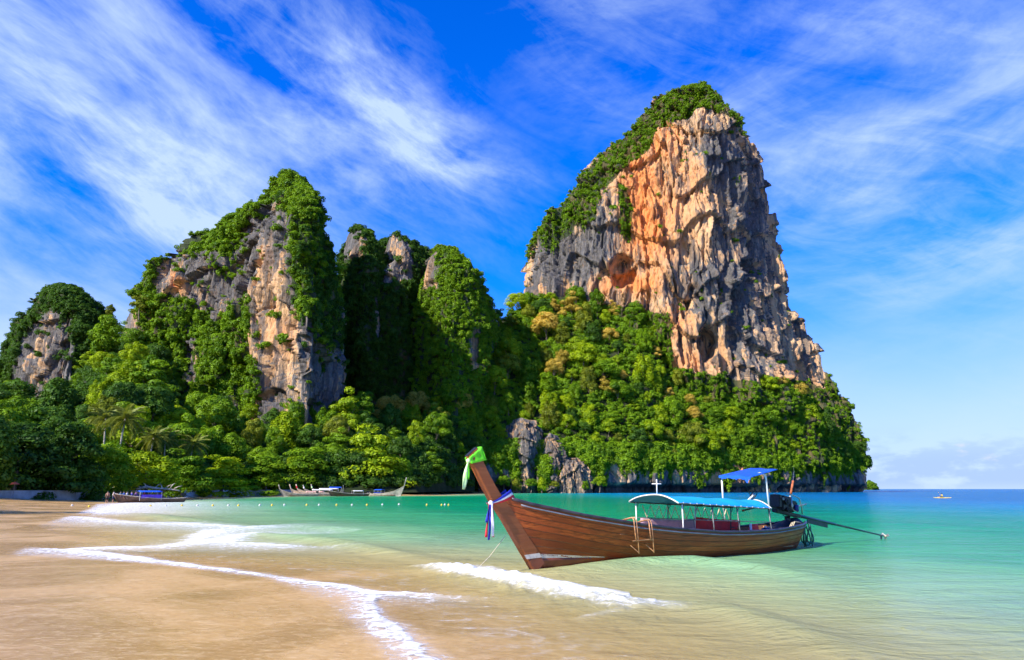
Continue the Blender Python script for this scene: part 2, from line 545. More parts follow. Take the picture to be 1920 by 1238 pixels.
    og = np.clip(og * (0.75 + 0.9 * fbm(X / 10, Y / 10, Z / 22, seed + 14, 3)), 0, 1)
    gr = grey + 0.55 * fbm(X / 26, Y / 26, Z / 60, seed + 15, 4) + 0.25 * sm(N[..., 2], -0.1, 0.6) - 0.8 * og
    for (cx, cy, rx, ry, a) in greys:
        gr = gr + a * np.exp(-((jx - cx) / rx) ** 2 - ((jy - cy) / ry) ** 2)
    F = grid_faces(P.shape[0], P.shape[1], True)
    top = P[-1].mean(0)
    V = np.concatenate([P.reshape(-1, 3), top[None]], 0)
    n0 = (P.shape[0] - 1) * P.shape[1]
    nC = P.shape[1]
    jj = np.arange(nC)
    capF = np.stack([n0 + jj, n0 + (jj + 1) % nC, np.full(nC, len(V) - 1), np.full(nC, len(V) - 1)], 1)
    app = lambda a, v: np.concatenate([a.ravel(), [v]])
    me = np_mesh(name, V, F, MAT['limestone'], False, dict(grey=app(gr, .5), orange=app(og, 0), veg=app(np.clip(vm, 0, 1), 1)))
    bm = bmesh.new()
    bm.from_mesh(me)
    bm.verts.ensure_lookup_table()
    try:
        bm.faces.new([bm.verts[n0 + q] for q in jj]).material_index = 0
    except ValueError:
        pass
    bmesh.ops.delete(bm, geom=[bm.verts[len(V) - 1]], context='VERTS')
    bm.to_mesh(me)
    bm.free()
    o = mesh_obj(name, me)
    tag(o, label, 'cliff', None, 'structure')
    cell = np.linalg.norm(np.cross(dsu, dzu), axis=-1)
    facing = (N * (np.array([0, 0, 2.0]) - P)).sum(-1) > -0.25 * np.linalg.norm(P, axis=-1)
    SITES.setdefault(name, []).append((P.reshape(-1, 3), N.reshape(-1, 3), (np.clip(vm + tuftm * (vm < 0.2), 0, 1) * cell * facing).ravel()))
    return o

# great wall-sided tower and the headland under it
TOWER_VEG = [
    [(1250, 150), (1320, 155), (1385, 185), (1416, 250), (1400, 258), (1372, 222), (1345, 205), (1315, 200), (1290, 222), (1262, 222), (1232, 238), (1216, 285),
     (1184, 300), (1160, 325), (1148, 345), (1128, 352), (1118, 412), (1090, 428), (1062, 420), (1046, 470), (1022, 470), (1012, 445), (985, 500), (975, 480), (1000, 420), (1060, 350), (1190, 230)],
    [(1030, 388), (1075, 395), (1072, 438), (1052, 452), (1034, 440)], [(1158, 340), (1172, 345), (1190, 400), (1180, 452), (1165, 440)],
    [(1545, 680), (1630, 770), (1635, 905), (1598, 892), (1570, 800), (1548, 735)], [(1430, 705), (1520, 715), (1570, 740), (1610, 800), (1612, 905), (1420, 905)], [(960, 545), (1260, 590), (1260, 760), (960, 760)],
    [(1260, 690), (1440, 720), (1440, 800), (1260, 800)]]
karst('cliff', [(1320, 165), (1300, 168), (1272, 180), (1245, 203), (1216, 217), (1192, 250), (1160, 278), (1128, 304), (1094, 338), (1064, 372), (1044, 397), (1022, 410), (1007, 445), (994, 485),
               (987, 525), (978, 552), (968, 600), (955, 700), (945, 800), (940, 930)],
      [(1320, 165), (1336, 172), (1358, 196), (1382, 226), (1402, 246), (1420, 272), (1432, 312), (1443, 362), (1450, 402), (1455, 442), (1466, 472), (1472, 502), (1481, 542), (1491, 580),
       (1510, 612), (1524, 640), (1534, 670), (1546, 692), (1575, 732), (1600, 772), (1608, 800), (1612, 850), (1617, 900), (1612, 915), (1606, 930)],
      470, 62, [(-1, 0), (-0.85, 0.5), (-0.45, 0.8), (0.05, 0.95), (0.38, 1.0), (0.58, 0.80), (0.75, 0.48), (0.9, 0.2), (1, 0)], ns=420, nz=400, seed=3, topp=6, drop=8, slope_veg=0.08, tuft=0.003,
      veg=TOWER_VEG, caves=[(1168, 505, 26, 30, 13), (1326, 640, 20, 34, 16), (1408, 500, 22, 18, 8), (1385, 600, 16, 70, 9), (1300, 560, 14, 30, 6)],
      orange=[(1195, 340, 34, 75, 1.4), (1220, 430, 50, 65, 1.3), (1180, 530, 55, 22, 1.5), (1268, 600, 28, 36, 0.9), (1250, 265, 34, 30, 1.1), (1290, 680, 50, 24, 0.8), (1300, 350, 40, 60, 0.5), (1500, 690, 30, 30, 0.6)],
      greys=[(1060, 490, 70, 90, 0.5), (1290, 540, 60, 70, 0.30), (1330, 300, 60, 50, 0.35), (1400, 480, 45, 220, 0.30), (1380, 560, 30, 80, 0.3), (1130, 420, 30, 80, 0.3), (1320, 440, 50, 60, -0.2), (1420, 640, 50, 60, -0.1)],
      grey=0.29, label='tall wall-sided limestone tower with orange streaked face above the headland')

karst('cliff', [(535, 313), (523, 321), (505, 346), (482, 372), (460, 390), (438, 402), (406, 413), (374, 434), (350, 458), (324, 472), (303, 478), (289, 488), (282, 514), (266, 547), (254, 600), (240, 760), (230, 930)],
      [(535, 313), (550, 329), (570, 352), (588, 378), (598, 406), (610, 438), (616, 474), (621, 506), (626, 562), (630, 740), (634, 930)],
      330, 68, [(-1, 0), (-0.8, 0.2), (-0.3, 0.42), (0.2, 0.70), (0.56, 1.0), (0.64, 0.88), (1, 0)], ns=360, nz=340, seed=41, topp=5, drop=12,
      veg=[[(535, 300), (585, 340), (602, 380), (565, 372), (530, 366), (505, 382), (460, 395), (485, 335)],
           [(548, 330), (615, 390), (640, 480), (640, 655), (606, 650), (585, 600), (548, 560), (534, 520), (530, 380)],
           [(450, 375), (472, 402), (470, 450), (455, 500), (420, 520), (390, 480), (350, 500), (330, 470), (294, 512), (285, 542), (322, 580), (325, 640), (290, 640), (235, 560), (280, 475), (370, 420)],
           [(338, 540), (372, 548), (400, 600), (440, 560), (478, 552), (476, 600), (458, 640), (482, 690), (480, 760), (230, 760), (245, 640), (300, 590)]],
      bare=[[(345, 610), (366, 640), (372, 715), (346, 718)], [(412, 535), (436, 515), (440, 565), (420, 595)], [(462, 395), (520, 385), (546, 400), (548, 560), (600, 640), (632, 660), (634, 750), (484, 750), (484, 680), (470, 620)]],
      thin=[[(290, 490), (345, 470), (440, 470), (470, 420), (480, 560), (440, 570), (400, 605), (345, 560)]],
      orange=[(333, 528, 10, 14, 1.6), (530, 640, 24, 45, 0.45), (500, 480, 14, 40, 0.4)], greys=[(390, 500, 90, 80, 0.25), (600, 690, 40, 60, 0.3), (500, 420, 40, 40, 0.2), (520, 600, 38, 120, -0.45)], grey=0.50,
      label='pointed limestone peak with a pale ribbed face and vine-covered flanks')
karst('cliff', [(110, 528), (88, 533), (66, 545), (45, 588), (22, 620), (8, 668), (0, 740), (-5, 930)],
      [(110, 528), (130, 530), (150, 537), (178, 560), (203, 575), (214, 595), (222, 640), (230, 760), (235, 930)],
      360, 40, [(-1, 0), (-0.6, 0.6), (-0.1, 1), (0.3, 0.9), (0.7, 0.5), (1, 0)], ns=200, nz=200, seed=77, amp=0.8, drop=14,
      veg=[[(105, 515), (160, 530), (230, 590), (215, 640), (152, 645), (132, 592), (84, 580), (40, 640), (28, 690), (12, 760), (-15, 760), (-5, 640), (45, 575)], [(135, 600), (240, 580), (250, 770), (140, 770)]],
      grey=0.62, label='small rounded limestone stack with jungle cap at the edge of the bay')
MID = dict(ns=170, nz=190, grey=0.55, vegbase=0.8, amp=0.85, drop=12)
karst('cliff', [(666, 420), (655, 426), (646, 445), (638, 475), (634, 520), (630, 600), (620, 930)], [(666, 420), (688, 428), (706, 444), (722, 474), (728, 520), (730, 600), (745, 930)],
      385, 34, [(-1, 0), (-0.4, 0.8), (0.1, 1), (0.6, 0.7), (1, 0)], seed=101, bare=[[(648, 435), (684, 430), (690, 475), (644, 490)], [(700, 560), (742, 575), (740, 640), (706, 640)]],
      label='dark jungle-clad pinnacle in shade beside the pointed peak', **MID)
karst('cliff', [(742, 430), (730, 434), (725, 460), (720, 500), (700, 520), (690, 600), (680, 930)], [(742, 430), (756, 433), (764, 442), (782, 448), (800, 472), (812, 500), (818, 560), (830, 930)],
      395, 34, [(-1, 0), (-0.5, 0.9), (-0.1, 1), (0.4, 0.6), (1, 0)], seed=131, bare=[[(714, 425), (770, 430), (774, 528), (714, 530)]],
      label='narrow grey pinnacle with a bare fluted face between jungle tops', **MID)
karst('cliff', [(835, 455), (815, 462), (800, 480), (795, 520), (785, 600), (775, 930)], [(835, 455), (862, 464), (888, 490), (907, 514), (915, 552), (920, 590), (918, 690), (925, 930)],
      372, 36, [(-1, 0), (-0.5, 0.85), (0.0, 1), (0.5, 0.8), (1, 0)], seed=151, bare=[[(790, 478), (820, 474), (822, 540), (792, 538)], [(880, 620), (902, 610), (896, 700), (880, 700)]],
      label='round-topped jungle-covered stack next to the saddle', **MID)
karst('cliff', [(745, 444), (712, 446), (680, 450), (648, 468), (636, 500), (630, 560), (628, 930)], [(745, 444), (785, 452), (812, 466), (850, 480), (892, 520), (905, 600), (915, 930)],
      418, 30, [(-1, 0), (-0.6, 0.9), (0, 1), (0.6, 0.9), (1, 0)], seed=161, label='dark jungle-covered wall joining the pinnacles behind the saddle', **MID)
# pale outcrops low on the headland
OUT = dict(ns=150, nz=130, grey=0.50, amp=1.0, zbase=-2, topp=3, drop=6, tuft=0.02, fs=0.34, relw=6.0)
karst('rock_outcrop', [(978, 776), (958, 782), (950, 812), (942, 860), (930, 930)], [(978, 776), (1004, 782), (1018, 806), (1024, 860), (1034, 930)],
      348, 12, [(-1, 0), (-0.5, 0.7), (0.1, 1), (0.5, 0.6), (1, 0)], seed=171, label='pale split limestone outcrop poking out of the jungle above the shore', **OUT)
karst('rock_outcrop', [(1030, 806), (1014, 818), (1006, 850), (990, 930)], [(1030, 806), (1044, 812), (1054, 835), (1064, 870), (1072, 930)],
      352, 12, [(-1, 0), (-0.3, 0.8), (0.1, 1), (0.6, 0.6), (1, 0)], seed=181, label='grey limestone knob just uphill of the split outcrop', **OUT)
karst('rock_outcrop', [(1060, 850), (1040, 858), (1034, 880), (1030, 930)], [(1060, 850), (1085, 852), (1102, 868), (1112, 900), (1118, 930)],
      350, 11, [(-1, 0), (-0.4, 0.9), (0.2, 0.7), (0.5, 1), (1, 0)], seed=191, label='low pale outcrop with dripping columns at the waterline', **OUT)
# ------------------------------------------------------------------ forested slopes, sea-cliff, beach, sea bed
def soil_material():
    m, t = new_mat('forest_floor')
    pos = t.n('ShaderNodeNewGeometry').outputs['Position']
    n = t.noise(pos, 0.2, 5, 0.6)
    principled(t, t.mix(t.sstep(n, 0.35, 0.65), (0.018, 0.030, 0.010), (0.045, 0.050, 0.022)), 0.95, 0.1)
soil_material()
def curve(pts):
    a = np.array(pts, float)
    return lambda q: np.interp(q, a[:, 0], a[:, 1])
def sheet(name, px, ysh, Ysh, ytop, Ytop, nv, bulge, seed, label, base_z=0.3):
    """hillside from a foot line to the rock walls behind it"""
    t = np.concatenate([np.linspace(0, 1, nv - 8), np.linspace(1.02, 1.4, 8)])
    a0, b0 = uv(px, ysh)
    a1, b1 = uv(px, ytop)
    foot = np.stack([a0 * Ysh, Ysh, np.full(len(px), base_z)], -1)
    top = np.stack([a1 * Ytop, Ytop, CAMZ + b1 * Ytop], -1)
    P = foot[None] + (top - foot)[None] * t[:, None, None]
    P[..., 2] = np.minimum(P[..., 2], (foot[:, 2] + (top - foot)[:, 2])[None] + 2)
    P[..., 2] += bulge * np.sin(np.clip(t, 0, 1) * math.pi)[:, None] + 2.2 * fbm(P[..., 0] / 18, P[..., 1] / 18, 0.0, seed, 3) * sm(t, 0, 0.15)[:, None]
    me = np_mesh(name, P, grid_faces(nv, len(px)), MAT['forest_floor'])
    o = mesh_obj(name, me)
    tag(o, label, 'hillside', None, 'structure')
    return P
px_h = np.arange(800, 1640, 8.0)
H_foot = curve([(800, 300), (900, 332), (1000, 343), (1200, 362), (1400, 398), (1560, 432), (1612, 458), (1640, 470)])
H_top = curve([(800, 745), (840, 725), (880, 690), (905, 640), (925, 612), (950, 600), (975, 585), (1000, 570), (1050, 560), (1100, 568), (1130, 590), (1180, 595), (1215, 605), (1232, 640), (1250, 690),
               (1280, 715), (1310, 732), (1350, 738), (1390, 752), (1430, 740), (1470, 722), (1500, 735), (1530, 765), (1560, 800), (1600, 850), (1640, 890)])
H_Y = curve([(800, 375), (900, 390), (950, 415), (1000, 430), (1100, 424), (1250, 415), (1400, 415), (1500, 425), (1560, 440), (1640, 470)])
HILL = sheet('hill', px_h, 921.0 + 0 * px_h, H_foot(px_h) + 4, H_top(px_h), H_Y(px_h), 90, 6, 5, 'steep jungle-covered slope at the foot of the great tower', 15.0)
px_l = np.arange(-420, 900, 10.0)
L_foot = curve([(-420, 78), (0, 106), (150, 118), (300, 150), (440, 195), (560, 216), (700, 222), (780, 232), (860, 300), (900, 334)])
L_top = curve([(-420, 790), (0, 780), (60, 785), (140, 760), (160, 690), (200, 650), (250, 640), (300, 690), (350, 775), (480, 785), (640, 785), (760, 795), (800, 770), (860, 725), (900, 680)])
L_Y = curve([(-420, 320), (0, 322), (130, 330), (200, 335), (300, 305), (480, 290), (640, 300), (760, 345), (860, 360), (900, 388)])
LOW = sheet('hill', px_l, 921.0 + 0 * px_l, L_foot(px_l), L_top(px_l), L_Y(px_l), 80, 1.5, 9, 'wooded flat behind the beach rising to the peaks', 0.9)

def sea_cliff():
    """undercut limestone foot of the headland"""
    px = np.arange(895, 1622, 0.9)
    Yf = H_foot(px)
    a, _ = uv(px, 917)
    z = np.concatenate([np.linspace(-1.5, 4, 26), np.linspace(4.3, 24, 64)])
    X = (a * Yf)[None] + 0 * z[:, None]
    Y = Yf[None] + 0 * z[:, None]
    Z = z[:, None] + 0 * X
    wx, wy, wz = X + 3 * pnoise(X / 12, Y / 12, Z / 12, 1), Y, Z + 3 * pnoise(X / 12, Y / 12, Z / 12, 2)
    v1, e1, t1 = cells(wx / 9, wy / 9, wz / 16, 201)
    d = -7.5 * (1 - sm(Z, 2.2, 5.4)) + 3.5 * fbm(X / 25, Y / 25, Z / 25, 203, 3) + (v1 - .5) * 5 - 1.5 * (1 - sm(e1, 0, .15)) + 1.6 * ridged(X / 6, Y / 6, Z / 30, 205, 3) + 0.7 * fbm(X / 2.5, Y / 2.5, Z / 4, 207, 3) \
        - 0.5 * np.maximum(Z - 10, 0)
    d = d + 0.06 * Z
    P = np.stack([X, Y - d, Z], -1)
    qx, qy = proj(P)
    og = np.clip(1.2 * np.exp(-((qx - 1375) / 40) ** 2) * sm(Z, 3, 6) * (0.7 + fbm(X / 6, Y / 6, Z / 6, 209, 3)), 0, 1)
    gr = 0.66 + 0.5 * fbm(X / 12, Y / 12, Z / 30, 211, 3) - 0.5 * og + 0.6 * (1 - sm(Z, 2, 5)) - 0.3 * np.exp(-((qx - 1370) / 60) ** 2)
    vm = sm(Z + 5 * fbm(X / 10, Y / 10, Z / 10, 213, 3), 12, 16)
    vm = np.maximum(vm, 0.9 * sm(pnoise(X / 14, Y / 14, Z / 40, 215), 0.25, 0.45) * sm(Z, 5, 9))
    vm = vm * (1 - 0.9 * np.exp(-((qx - 1375) / 45) ** 2))
    me = np_mesh('sea_cliff', P, grid_faces(*X.shape), MAT['limestone'], True, dict(grey=gr, orange=og, veg=vm * 0.8))
    o = mesh_obj('sea_cliff', me)
    tag(o, 'dark undercut limestone sea cliff along the foot of the headland', 'cliff', None, 'structure')
    N = np.zeros_like(P)
    N[..., 1] = -1
    N[..., 2] = 0.3
    SITES.setdefault('sea_cliff', []).append((P.reshape(-1, 3), N.reshape(-1, 3), (vm * 0.25).ravel()))
sea_cliff()

SHORE = [(9.0, -30.0), (3.0, -4.0), (-0.6, 8.6), (-2.4, 12.6), (-5.0, 17.0), (-9.5, 20.2), (-15.0, 22.5), (-19.5, 31.0), (-26.0, 40.0), (-32.0, 52.0), (-44.0, 75.0), (-56.0, 96.0), (-66.0, 120.0), (-70.0, 150.0),
         (-72.0, 180.0), (-66.0, 201.0), (-48.0, 211.0), (-28.0, 220.0), (-24.0, 260.0), (-16.0, 325.0)]
def sand_z(x, y):
    d, par, side = polydist(x, y, SHORE)
    land = side < 0
    h = np.where(land, 0.022 * d + 0.0016 * np.minimum(d, 25) ** 2 * sm(y, 30, 60), -0.054 * d - 0.00006 * np.minimum(d, 200) ** 2)
    h = np.where(land, np.minimum(h, 1.1 + 0.004 * d), np.maximum(h, -9.0))
    return h, np.where(land, -d, d)
def sand_material():
    m, t = new_mat('wet_sand')
    pos = t.n('ShaderNodeNewGeometry').outputs['Position']
    x, y, z = t.xyz(pos)[0:3]
    wet = t.attr('wet')
    film = t.noise(pos, 0.22, 5, 0.55, dist=0.8)
    film2 = t.noise(t.comb(x, t.m('MULTIPLY', y, 1.25), 3.0), 2.6, 6, 0.62, dist=0.6)
    grain = t.noise(pos, 40.0, 4, 0.7)
    c_wet = t.mix(t.sstep(film, 0.35, 0.65), (0.47, 0.275, 0.095), (0.62, 0.375, 0.135))
    c_wet = t.mix(t.sstep(film2, 0.45, 0.72, 0.0, 0.55), c_wet, (0.74, 0.50, 0.24))
    film3 = t.noise(t.comb(x, t.m('MULTIPLY', y, 1.5), 8.0), 6.5, 4, 0.6, dist=0.9)
    c_wet = t.mix(t.sstep(film3, 0.52, 0.68, 0.0, 0.45), c_wet, (0.80, 0.56, 0.29))  # short bright streaks: highlights of the water film painted into the sand colour
    c_wet = t.mix(t.sstep(film3, 0.48, 0.34, 0.0, 0.30), c_wet, (0.33, 0.19, 0.065))
    c_dry = t.mix(grain, (0.56, 0.44, 0.31), (0.68, 0.56, 0.41))
    c = t.mix(wet, c_dry, c_wet)
    rough = t.m('ADD', t.m('MULTIPLY', wet, -0.55), t.m('ADD', 0.80, t.m('MULTIPLY', t.m('SUBTRACT', film, 0.5), 1.0)))
    h = t.m('ADD', t.m('MULTIPLY', film2, 1.0), t.m('ADD', t.m('MULTIPLY', film3, 0.5), t.m('ADD', t.m('MULTIPLY', film, 2.0), t.m('MULTIPLY', grain, 0.02))))
    principled(t, c, t.m('MAXIMUM', rough, 0.2), 0.2, t.bump(h, 0.4, 0.03))
sand_material()
def polar(r, a):
    return np.sin(a)[None] * r[:, None], np.cos(a)[None] * r[:, None]
def beach():
    r = np.concatenate([[0.5], np.geomspace(2, 700, 260), [1500, 6000, 20000]])
    a = np.concatenate([np.linspace(-170, -48, 60)[:-1], np.linspace(-48, 44, 270), np.linspace(44, 170, 60)[1:]])
    X, Y = polar(r, np.radians(a))
    h, sd = sand_z(X, Y)
    far = sm(np.hypot(X, Y), 500, 1500)
    h = h * (1 - far) - 9 * far
    h = h + 0.012 * fbm(X / 3, Y / 1.2, 0.0, 301, 3) * (1 - far) * sm(np.hypot(X, Y), 2, 6)
    wet = 1 - sm(-sd + 2.5 * fbm(X / 14, Y / 14, 0.0, 303, 3), 14, 30) * 0.95 * sm(Y, 40, 80)
    o = mesh_obj('beach', np_mesh('beach', np.stack([X, Y, h], -1), grid_faces(*X.shape), MAT['wet_sand'], True, dict(wet=wet)))
    tag(o, 'smooth wet tan sand of the beach running out under the sea', 'beach', None, 'structure')
beach()

# ------------------------------------------------------------------ sea
FOAM = [  # polyline in the picture's bearings, width px at start / end, strength
    ([(118, 1031), (180, 1036), (240, 1045), (320, 1056), (440, 1072), (560, 1090), (650, 1100), (705, 1114), (760, 1113), (800, 1116)], 6, 10, 0.95),
    ([(118, 1031), (200, 1027), (300, 1025), (350, 1020), (372, 1004), (395, 996)], 6, 5, 0.95),
    ([(345, 1020), (400, 1012), (440, 1004), (430, 1016), (385, 1020)], 9, 9, 0.9), ([(455, 1018), (490, 1020), (532, 1022)], 8, 7, 0.9), ([(372, 1004), (395, 994), (470, 988)], 6, 5, 0.75),
    ([(152, 970), (200, 976), (260, 980), (330, 982), (400, 986), (470, 990)], 4, 6, 0.8), ([(205, 985), (260, 984), (310, 983)], 4, 4, 0.5),
    ([(178, 962), (200, 952), (220, 946), (252, 943)], 6, 3, 0.8), ([(190, 962), (240, 958)], 5, 4, 0.45),
    ([(700, 1118), (698, 1140), (712, 1158), (740, 1180), (772, 1204), (800, 1240)], 6, 22, 0.85),
    ([(0, 1116), (100, 1106), (200, 1098), (300, 1090)], 2.5, 2, 0.42), ([(0, 1060), (120, 1056)], 2, 2, 0.3), ([(130, 1201), (240, 1208), (330, 1212)], 2.5, 2, 0.3),
    ([(960, 1180), (1020, 1195), (1010, 1205)], 3, 2, 0.35), ([(1090, 1160), (1180, 1150)], 4, 3, 0.35),
]
W1 = ground(*np.array([(800, 1060), (850, 1076), (930, 1094), (1000, 1109), (1080, 1126), (1160, 1139), (1240, 1140), (1275, 1132)]).T)[:, :2]
SWELL = [(np.array([(1010, 1078), (1100, 1068), (1200, 1060), (1300, 1058), (1420, 1070), (1560, 1090)]), 0.20, 0.5), (np.array([(470, 1000), (540, 1008), (640, 1022), (760, 1045), (860, 1058)]), 0.22, 0.6),
         (np.array([(560, 985), (700, 1000), (860, 1012)]), 0.17, 0.8), (np.array([(1240, 1120), (1330, 1138), (1450, 1175), (1560, 1215), (1700, 1260)]), 0.11, 0.5), (np.array([(240, 962), (330, 975), (470, 986)]), 0.18, 1.2)]
def water_material():
    m, t = new_mat('sea_water')
    pos = t.n('ShaderNodeNewGeometry').outputs['Position']
    x, y, z = t.xyz(pos)[0:3]
    depth = t.attr('depth')
    foam = t.attr('foam')
    body = t.attr('body', 'Color')
    dist = t.v('LENGTH', pos)
    w1 = t.noise(t.comb(t.m('MULTIPLY', x, 0.5), t.m('MULTIPLY', y, 1.0), 0), 1.3, 6, 0.6, dist=0.7)
    w2 = t.noise(t.comb(t.m('MULTIPLY', x, 0.5), t.m('MULTIPLY', y, 1.0), 4), 0.16, 5, 0.6, dist=0.6)
    h = t.m('ADD', t.m('MULTIPLY', w1, 0.17), t.m('MULTIPLY', w2, t.sstep(dist, 12.0, 90.0, 0.22, 1.5)))
    w0 = t.noise(t.comb(t.m('MULTIPLY', x, 0.6), y, 2.0), 4.2, 4, 0.6, dist=0.8)
    h = t.m('ADD', h, t.m('MULTIPLY', w0, t.sstep(dist, 45.0, 15.0, 0.0, 0.055)))
    nb = t.bump(h, 1.0, 1.0)
    shade = t.mix(t.sstep(w2, 0.35, 0.65, 0.0, 0.22), body, (0.0, 0.10, 0.09))
    dif = t.n('ShaderNodeBsdfDiffuse')
    t.put(dif.inputs[0], shade)
    t.put(dif.inputs['Normal'], nb)
    tr = t.n('ShaderNodeBsdfTransparent')
    t.put(tr.inputs[0], t.mix(t.sstep(depth, 0.0, 0.6), (1, 1, 1), (0.72, 0.86, 0.68)))
    opaq = t.m('SUBTRACT', 1.0, t.m('EXPONENT', t.m('MULTIPLY', depth, -3.4)))
    lower = t.n('ShaderNodeMixShader')
    t.put(lower.inputs[0], opaq)
    t.t.links.new(tr.outputs[0], lower.inputs[1])
    t.t.links.new(dif.outputs[0], lower.inputs[2])
    gl = t.n('ShaderNodeBsdfGlossy')
    gl.inputs['Roughness'].default_value = 0.09
    gl.inputs[0].default_value = (0.9, 0.95, 1, 1)
    t.put(gl.inputs['Normal'], nb)
    fr = t.n('ShaderNodeFresnel')
    fr.inputs[0].default_value = 1.33
    t.put(fr.inputs['Normal'], nb)
    fac = t.m('MULTIPLY', t.m('MINIMUM', fr.outputs[0], 0.75), t.m('MULTIPLY', 0.54, t.m('MULTIPLY', t.sstep(depth, 0.0, 0.03), t.sstep(depth, 0.0, 0.6, 0.15, 1.0))))
    mx = t.n('ShaderNodeMixShader')
    t.put(mx.inputs[0], fac)
    t.t.links.new(lower.outputs[0], mx.inputs[1])
    t.t.links.new(gl.outputs[0], mx.inputs[2])
    # foam: bubbles break up towards the edges
    fn = t.noise(t.comb(t.m('MULTIPLY', x, 3.0), t.m('MULTIPLY', y, 4.5), t.m('MULTIPLY', z, 4.0)), 1.0, 8, 0.68, dist=0.8)
    vo = t.n('ShaderNodeTexVoronoi', feature='DISTANCE_TO_EDGE')
    t.put(vo.inputs['Vector'], t.v('ADD', t.comb(x, t.m('MULTIPLY', y, 1.3), 0), t.v('SCALE', t.noise(pos, 3.0, 4, 0.6, out='Color'), scale=0.5)))
    vo.inputs['Scale'].default_value = 3.2
    lace = t.sstep(vo.outputs['Distance'], 0.16, 0.02)
    ff = t.m('ADD', t.m('MULTIPLY', foam, 1.05), t.m('ADD', t.m('MULTIPLY', t.m('SUBTRACT', fn, 0.5), 1.5), t.m('MULTIPLY', lace, 0.30)))
    ff = t.m('MULTIPLY', t.sstep(ff, 0.42, 1.15), t.sstep(foam, 0.02, 0.22))
    ff = t.m('MAXIMUM', ff, t.m('MULTIPLY', t.sstep(foam, 0.04, 0.7), t.m('MULTIPLY', fn, 0.62)))
    ff = t.m('MULTIPLY', ff, 0.94)
    fd = t.n('ShaderNodeBsdfDiffuse')
    fd.inputs[0].default_value = (0.86, 0.86, 0.84, 1)
    t.put(fd.inputs['Normal'], t.bump(fn, 0.5, 0.04))
    mf = t.n('ShaderNodeMixShader')
    t.put(mf.inputs[0], ff)
    t.t.links.new(mx.outputs[0], mf.inputs[1])
    t.t.links.new(fd.outputs[0], mf.inputs[2])
    t.t.links.new(mf.outputs[0], t.out.inputs[0])
water_material()
def sea():
    r = np.concatenate([np.geomspace(4, 130, 520), np.geomspace(130, 30000, 130)[1:]])
    a = np.concatenate([np.linspace(-110, -44, 50)[:-1], np.linspace(-44, 44, 620), np.linspace(44, 110, 40)[1:]])
    X, Y = polar(r, np.radians(a))
    h, sd = sand_z(X, Y)
    rr = np.hypot(X, Y)
    far = sm(rr, 500, 1500)
    depth = np.where(rr > 700, 9, -h)
    calm = sm(sd, -0.2, 4.0)
    Z = calm * sm(rr, 2000, 500) * (0.035 * fbm(X / 4.5, Y / 2.0, 0.0, 401, 3) + 0.05 * pnoise(X / 14, Y / 6, 0.0, 405))
    for line, amp, wd in SWELL:
        g = ground(line[:, 0], line[:, 1])
        d, par, side = polydist(X, Y, g[:, :2])
        Z = Z + amp * np.exp(-(d / wd) ** 2) * np.sin(np.clip(par, 0, 1) * math.pi) ** 0.7
    foam = np.zeros(X.shape)
    qx, qy = proj(np.stack([X, Y, 0 * X], -1))
    near = (Y > 3) & (rr < 140)
    n1 = fbm(X / 1.2, Y / 0.9, 0.0, 411, 4)
    for pts, w0, w1_, st in FOAM:
        gp = ground(*np.array(pts).T)[:, :2]
        wpx = [w0 + (w1_ - w0) * k / (len(pts) - 1) for k in range(len(pts))]
        d, par, side = polydist(X, Y, gp)
        # width in metres grows with the distance at which the swash lies
        wm = np.interp(par, np.linspace(0, 1, len(pts)), [w * max(g[1], 5) ** 2 / (FPX * CAMZ) * 0.42 for w, g in zip(wpx, gp)])
        wm = np.maximum(wm, 0.06)
        dd = d + 0.9 * wm * n1
        trail = np.where(side > 0, 3.6, 0.9)
        foam = np.maximum(foam, st * np.exp(-np.maximum(dd, 0) / (0.75 * wm * trail)) * near)
    # the small wave breaking ahead of the boat
    d, par, side = polydist(X, Y, W1)
    ends = np.sin(np.clip(par, 0, 1) * math.pi) ** 0.6
    seaward = np.where(side > 0, 1, -1) * d
    lump = 1 + 0.65 * fbm(X / 0.3, Y / 0.3, 0.0, 421, 4)
    crest = 0.26 * ends * np.exp(-(np.where(seaward > 0, seaward / 1.1, seaward / 0.5)) ** 2)
    fo = ends * (1 - sm(np.abs(seaward + 0.45 + 0.35 * fbm(X / 0.9, Y / 0.9, 0.0, 423, 3)), 0.55, 1.35))
    foam = np.maximum(foam, fo * 1.1)
    Z = Z + crest * np.where(fo > 0.05, lump, 1)
    lace = sm(ridged(X / 0.8, Y / 0.6, 0.0, 431, 3), 0.55, 0.9) * sm(sd, 0.2, 1) * sm(3.2 - sd, 0, 2) * 0.3 * sm(rr, 60, 30)
    foam = np.maximum(foam, lace)
    foam = foam * sm(sd, -1.1, -0.35)
    Z = Z + 0.03 * sm(foam, 0.2, 0.8) * (1 + fbm(X / 0.35, Y / 0.35, 0.0, 433, 3))
    # shallow water drapes over the sand
    Z = np.maximum(Z, np.where(sd > -1.2, h + 0.006, -0.6))
    Z = np.where(sd < -1.2, h - 0.08, Z)
    depth = np.clip(np.maximum(depth, 0) + 0.5 * np.maximum(Z, 0) * (sd > 1), 0, 9)
    bay = sm(X, 120, -10) if False else 1 - sm(X + 0.10 * Y + 12 * pnoise(X / 50, Y / 50, 0.0, 441), 15, 90)
    stops = np.array([0, 0.25, 0.55, 1.0, 1.8, 3.5, 9.0])
    bayc = np.array([(.80, .57, .21), (.64, .55, .24), (.32, .50, .24), (.08, .37, .15), (.005, .28, .10), (0, .23, .085), (0, .17, .075)])
    opnc = np.array([(.80, .57, .21), (.64, .55, .25), (.36, .52, .32), (.09, .38, .33), (.005, .32, .50), (0, .24, .48), (0, .13, .34)])
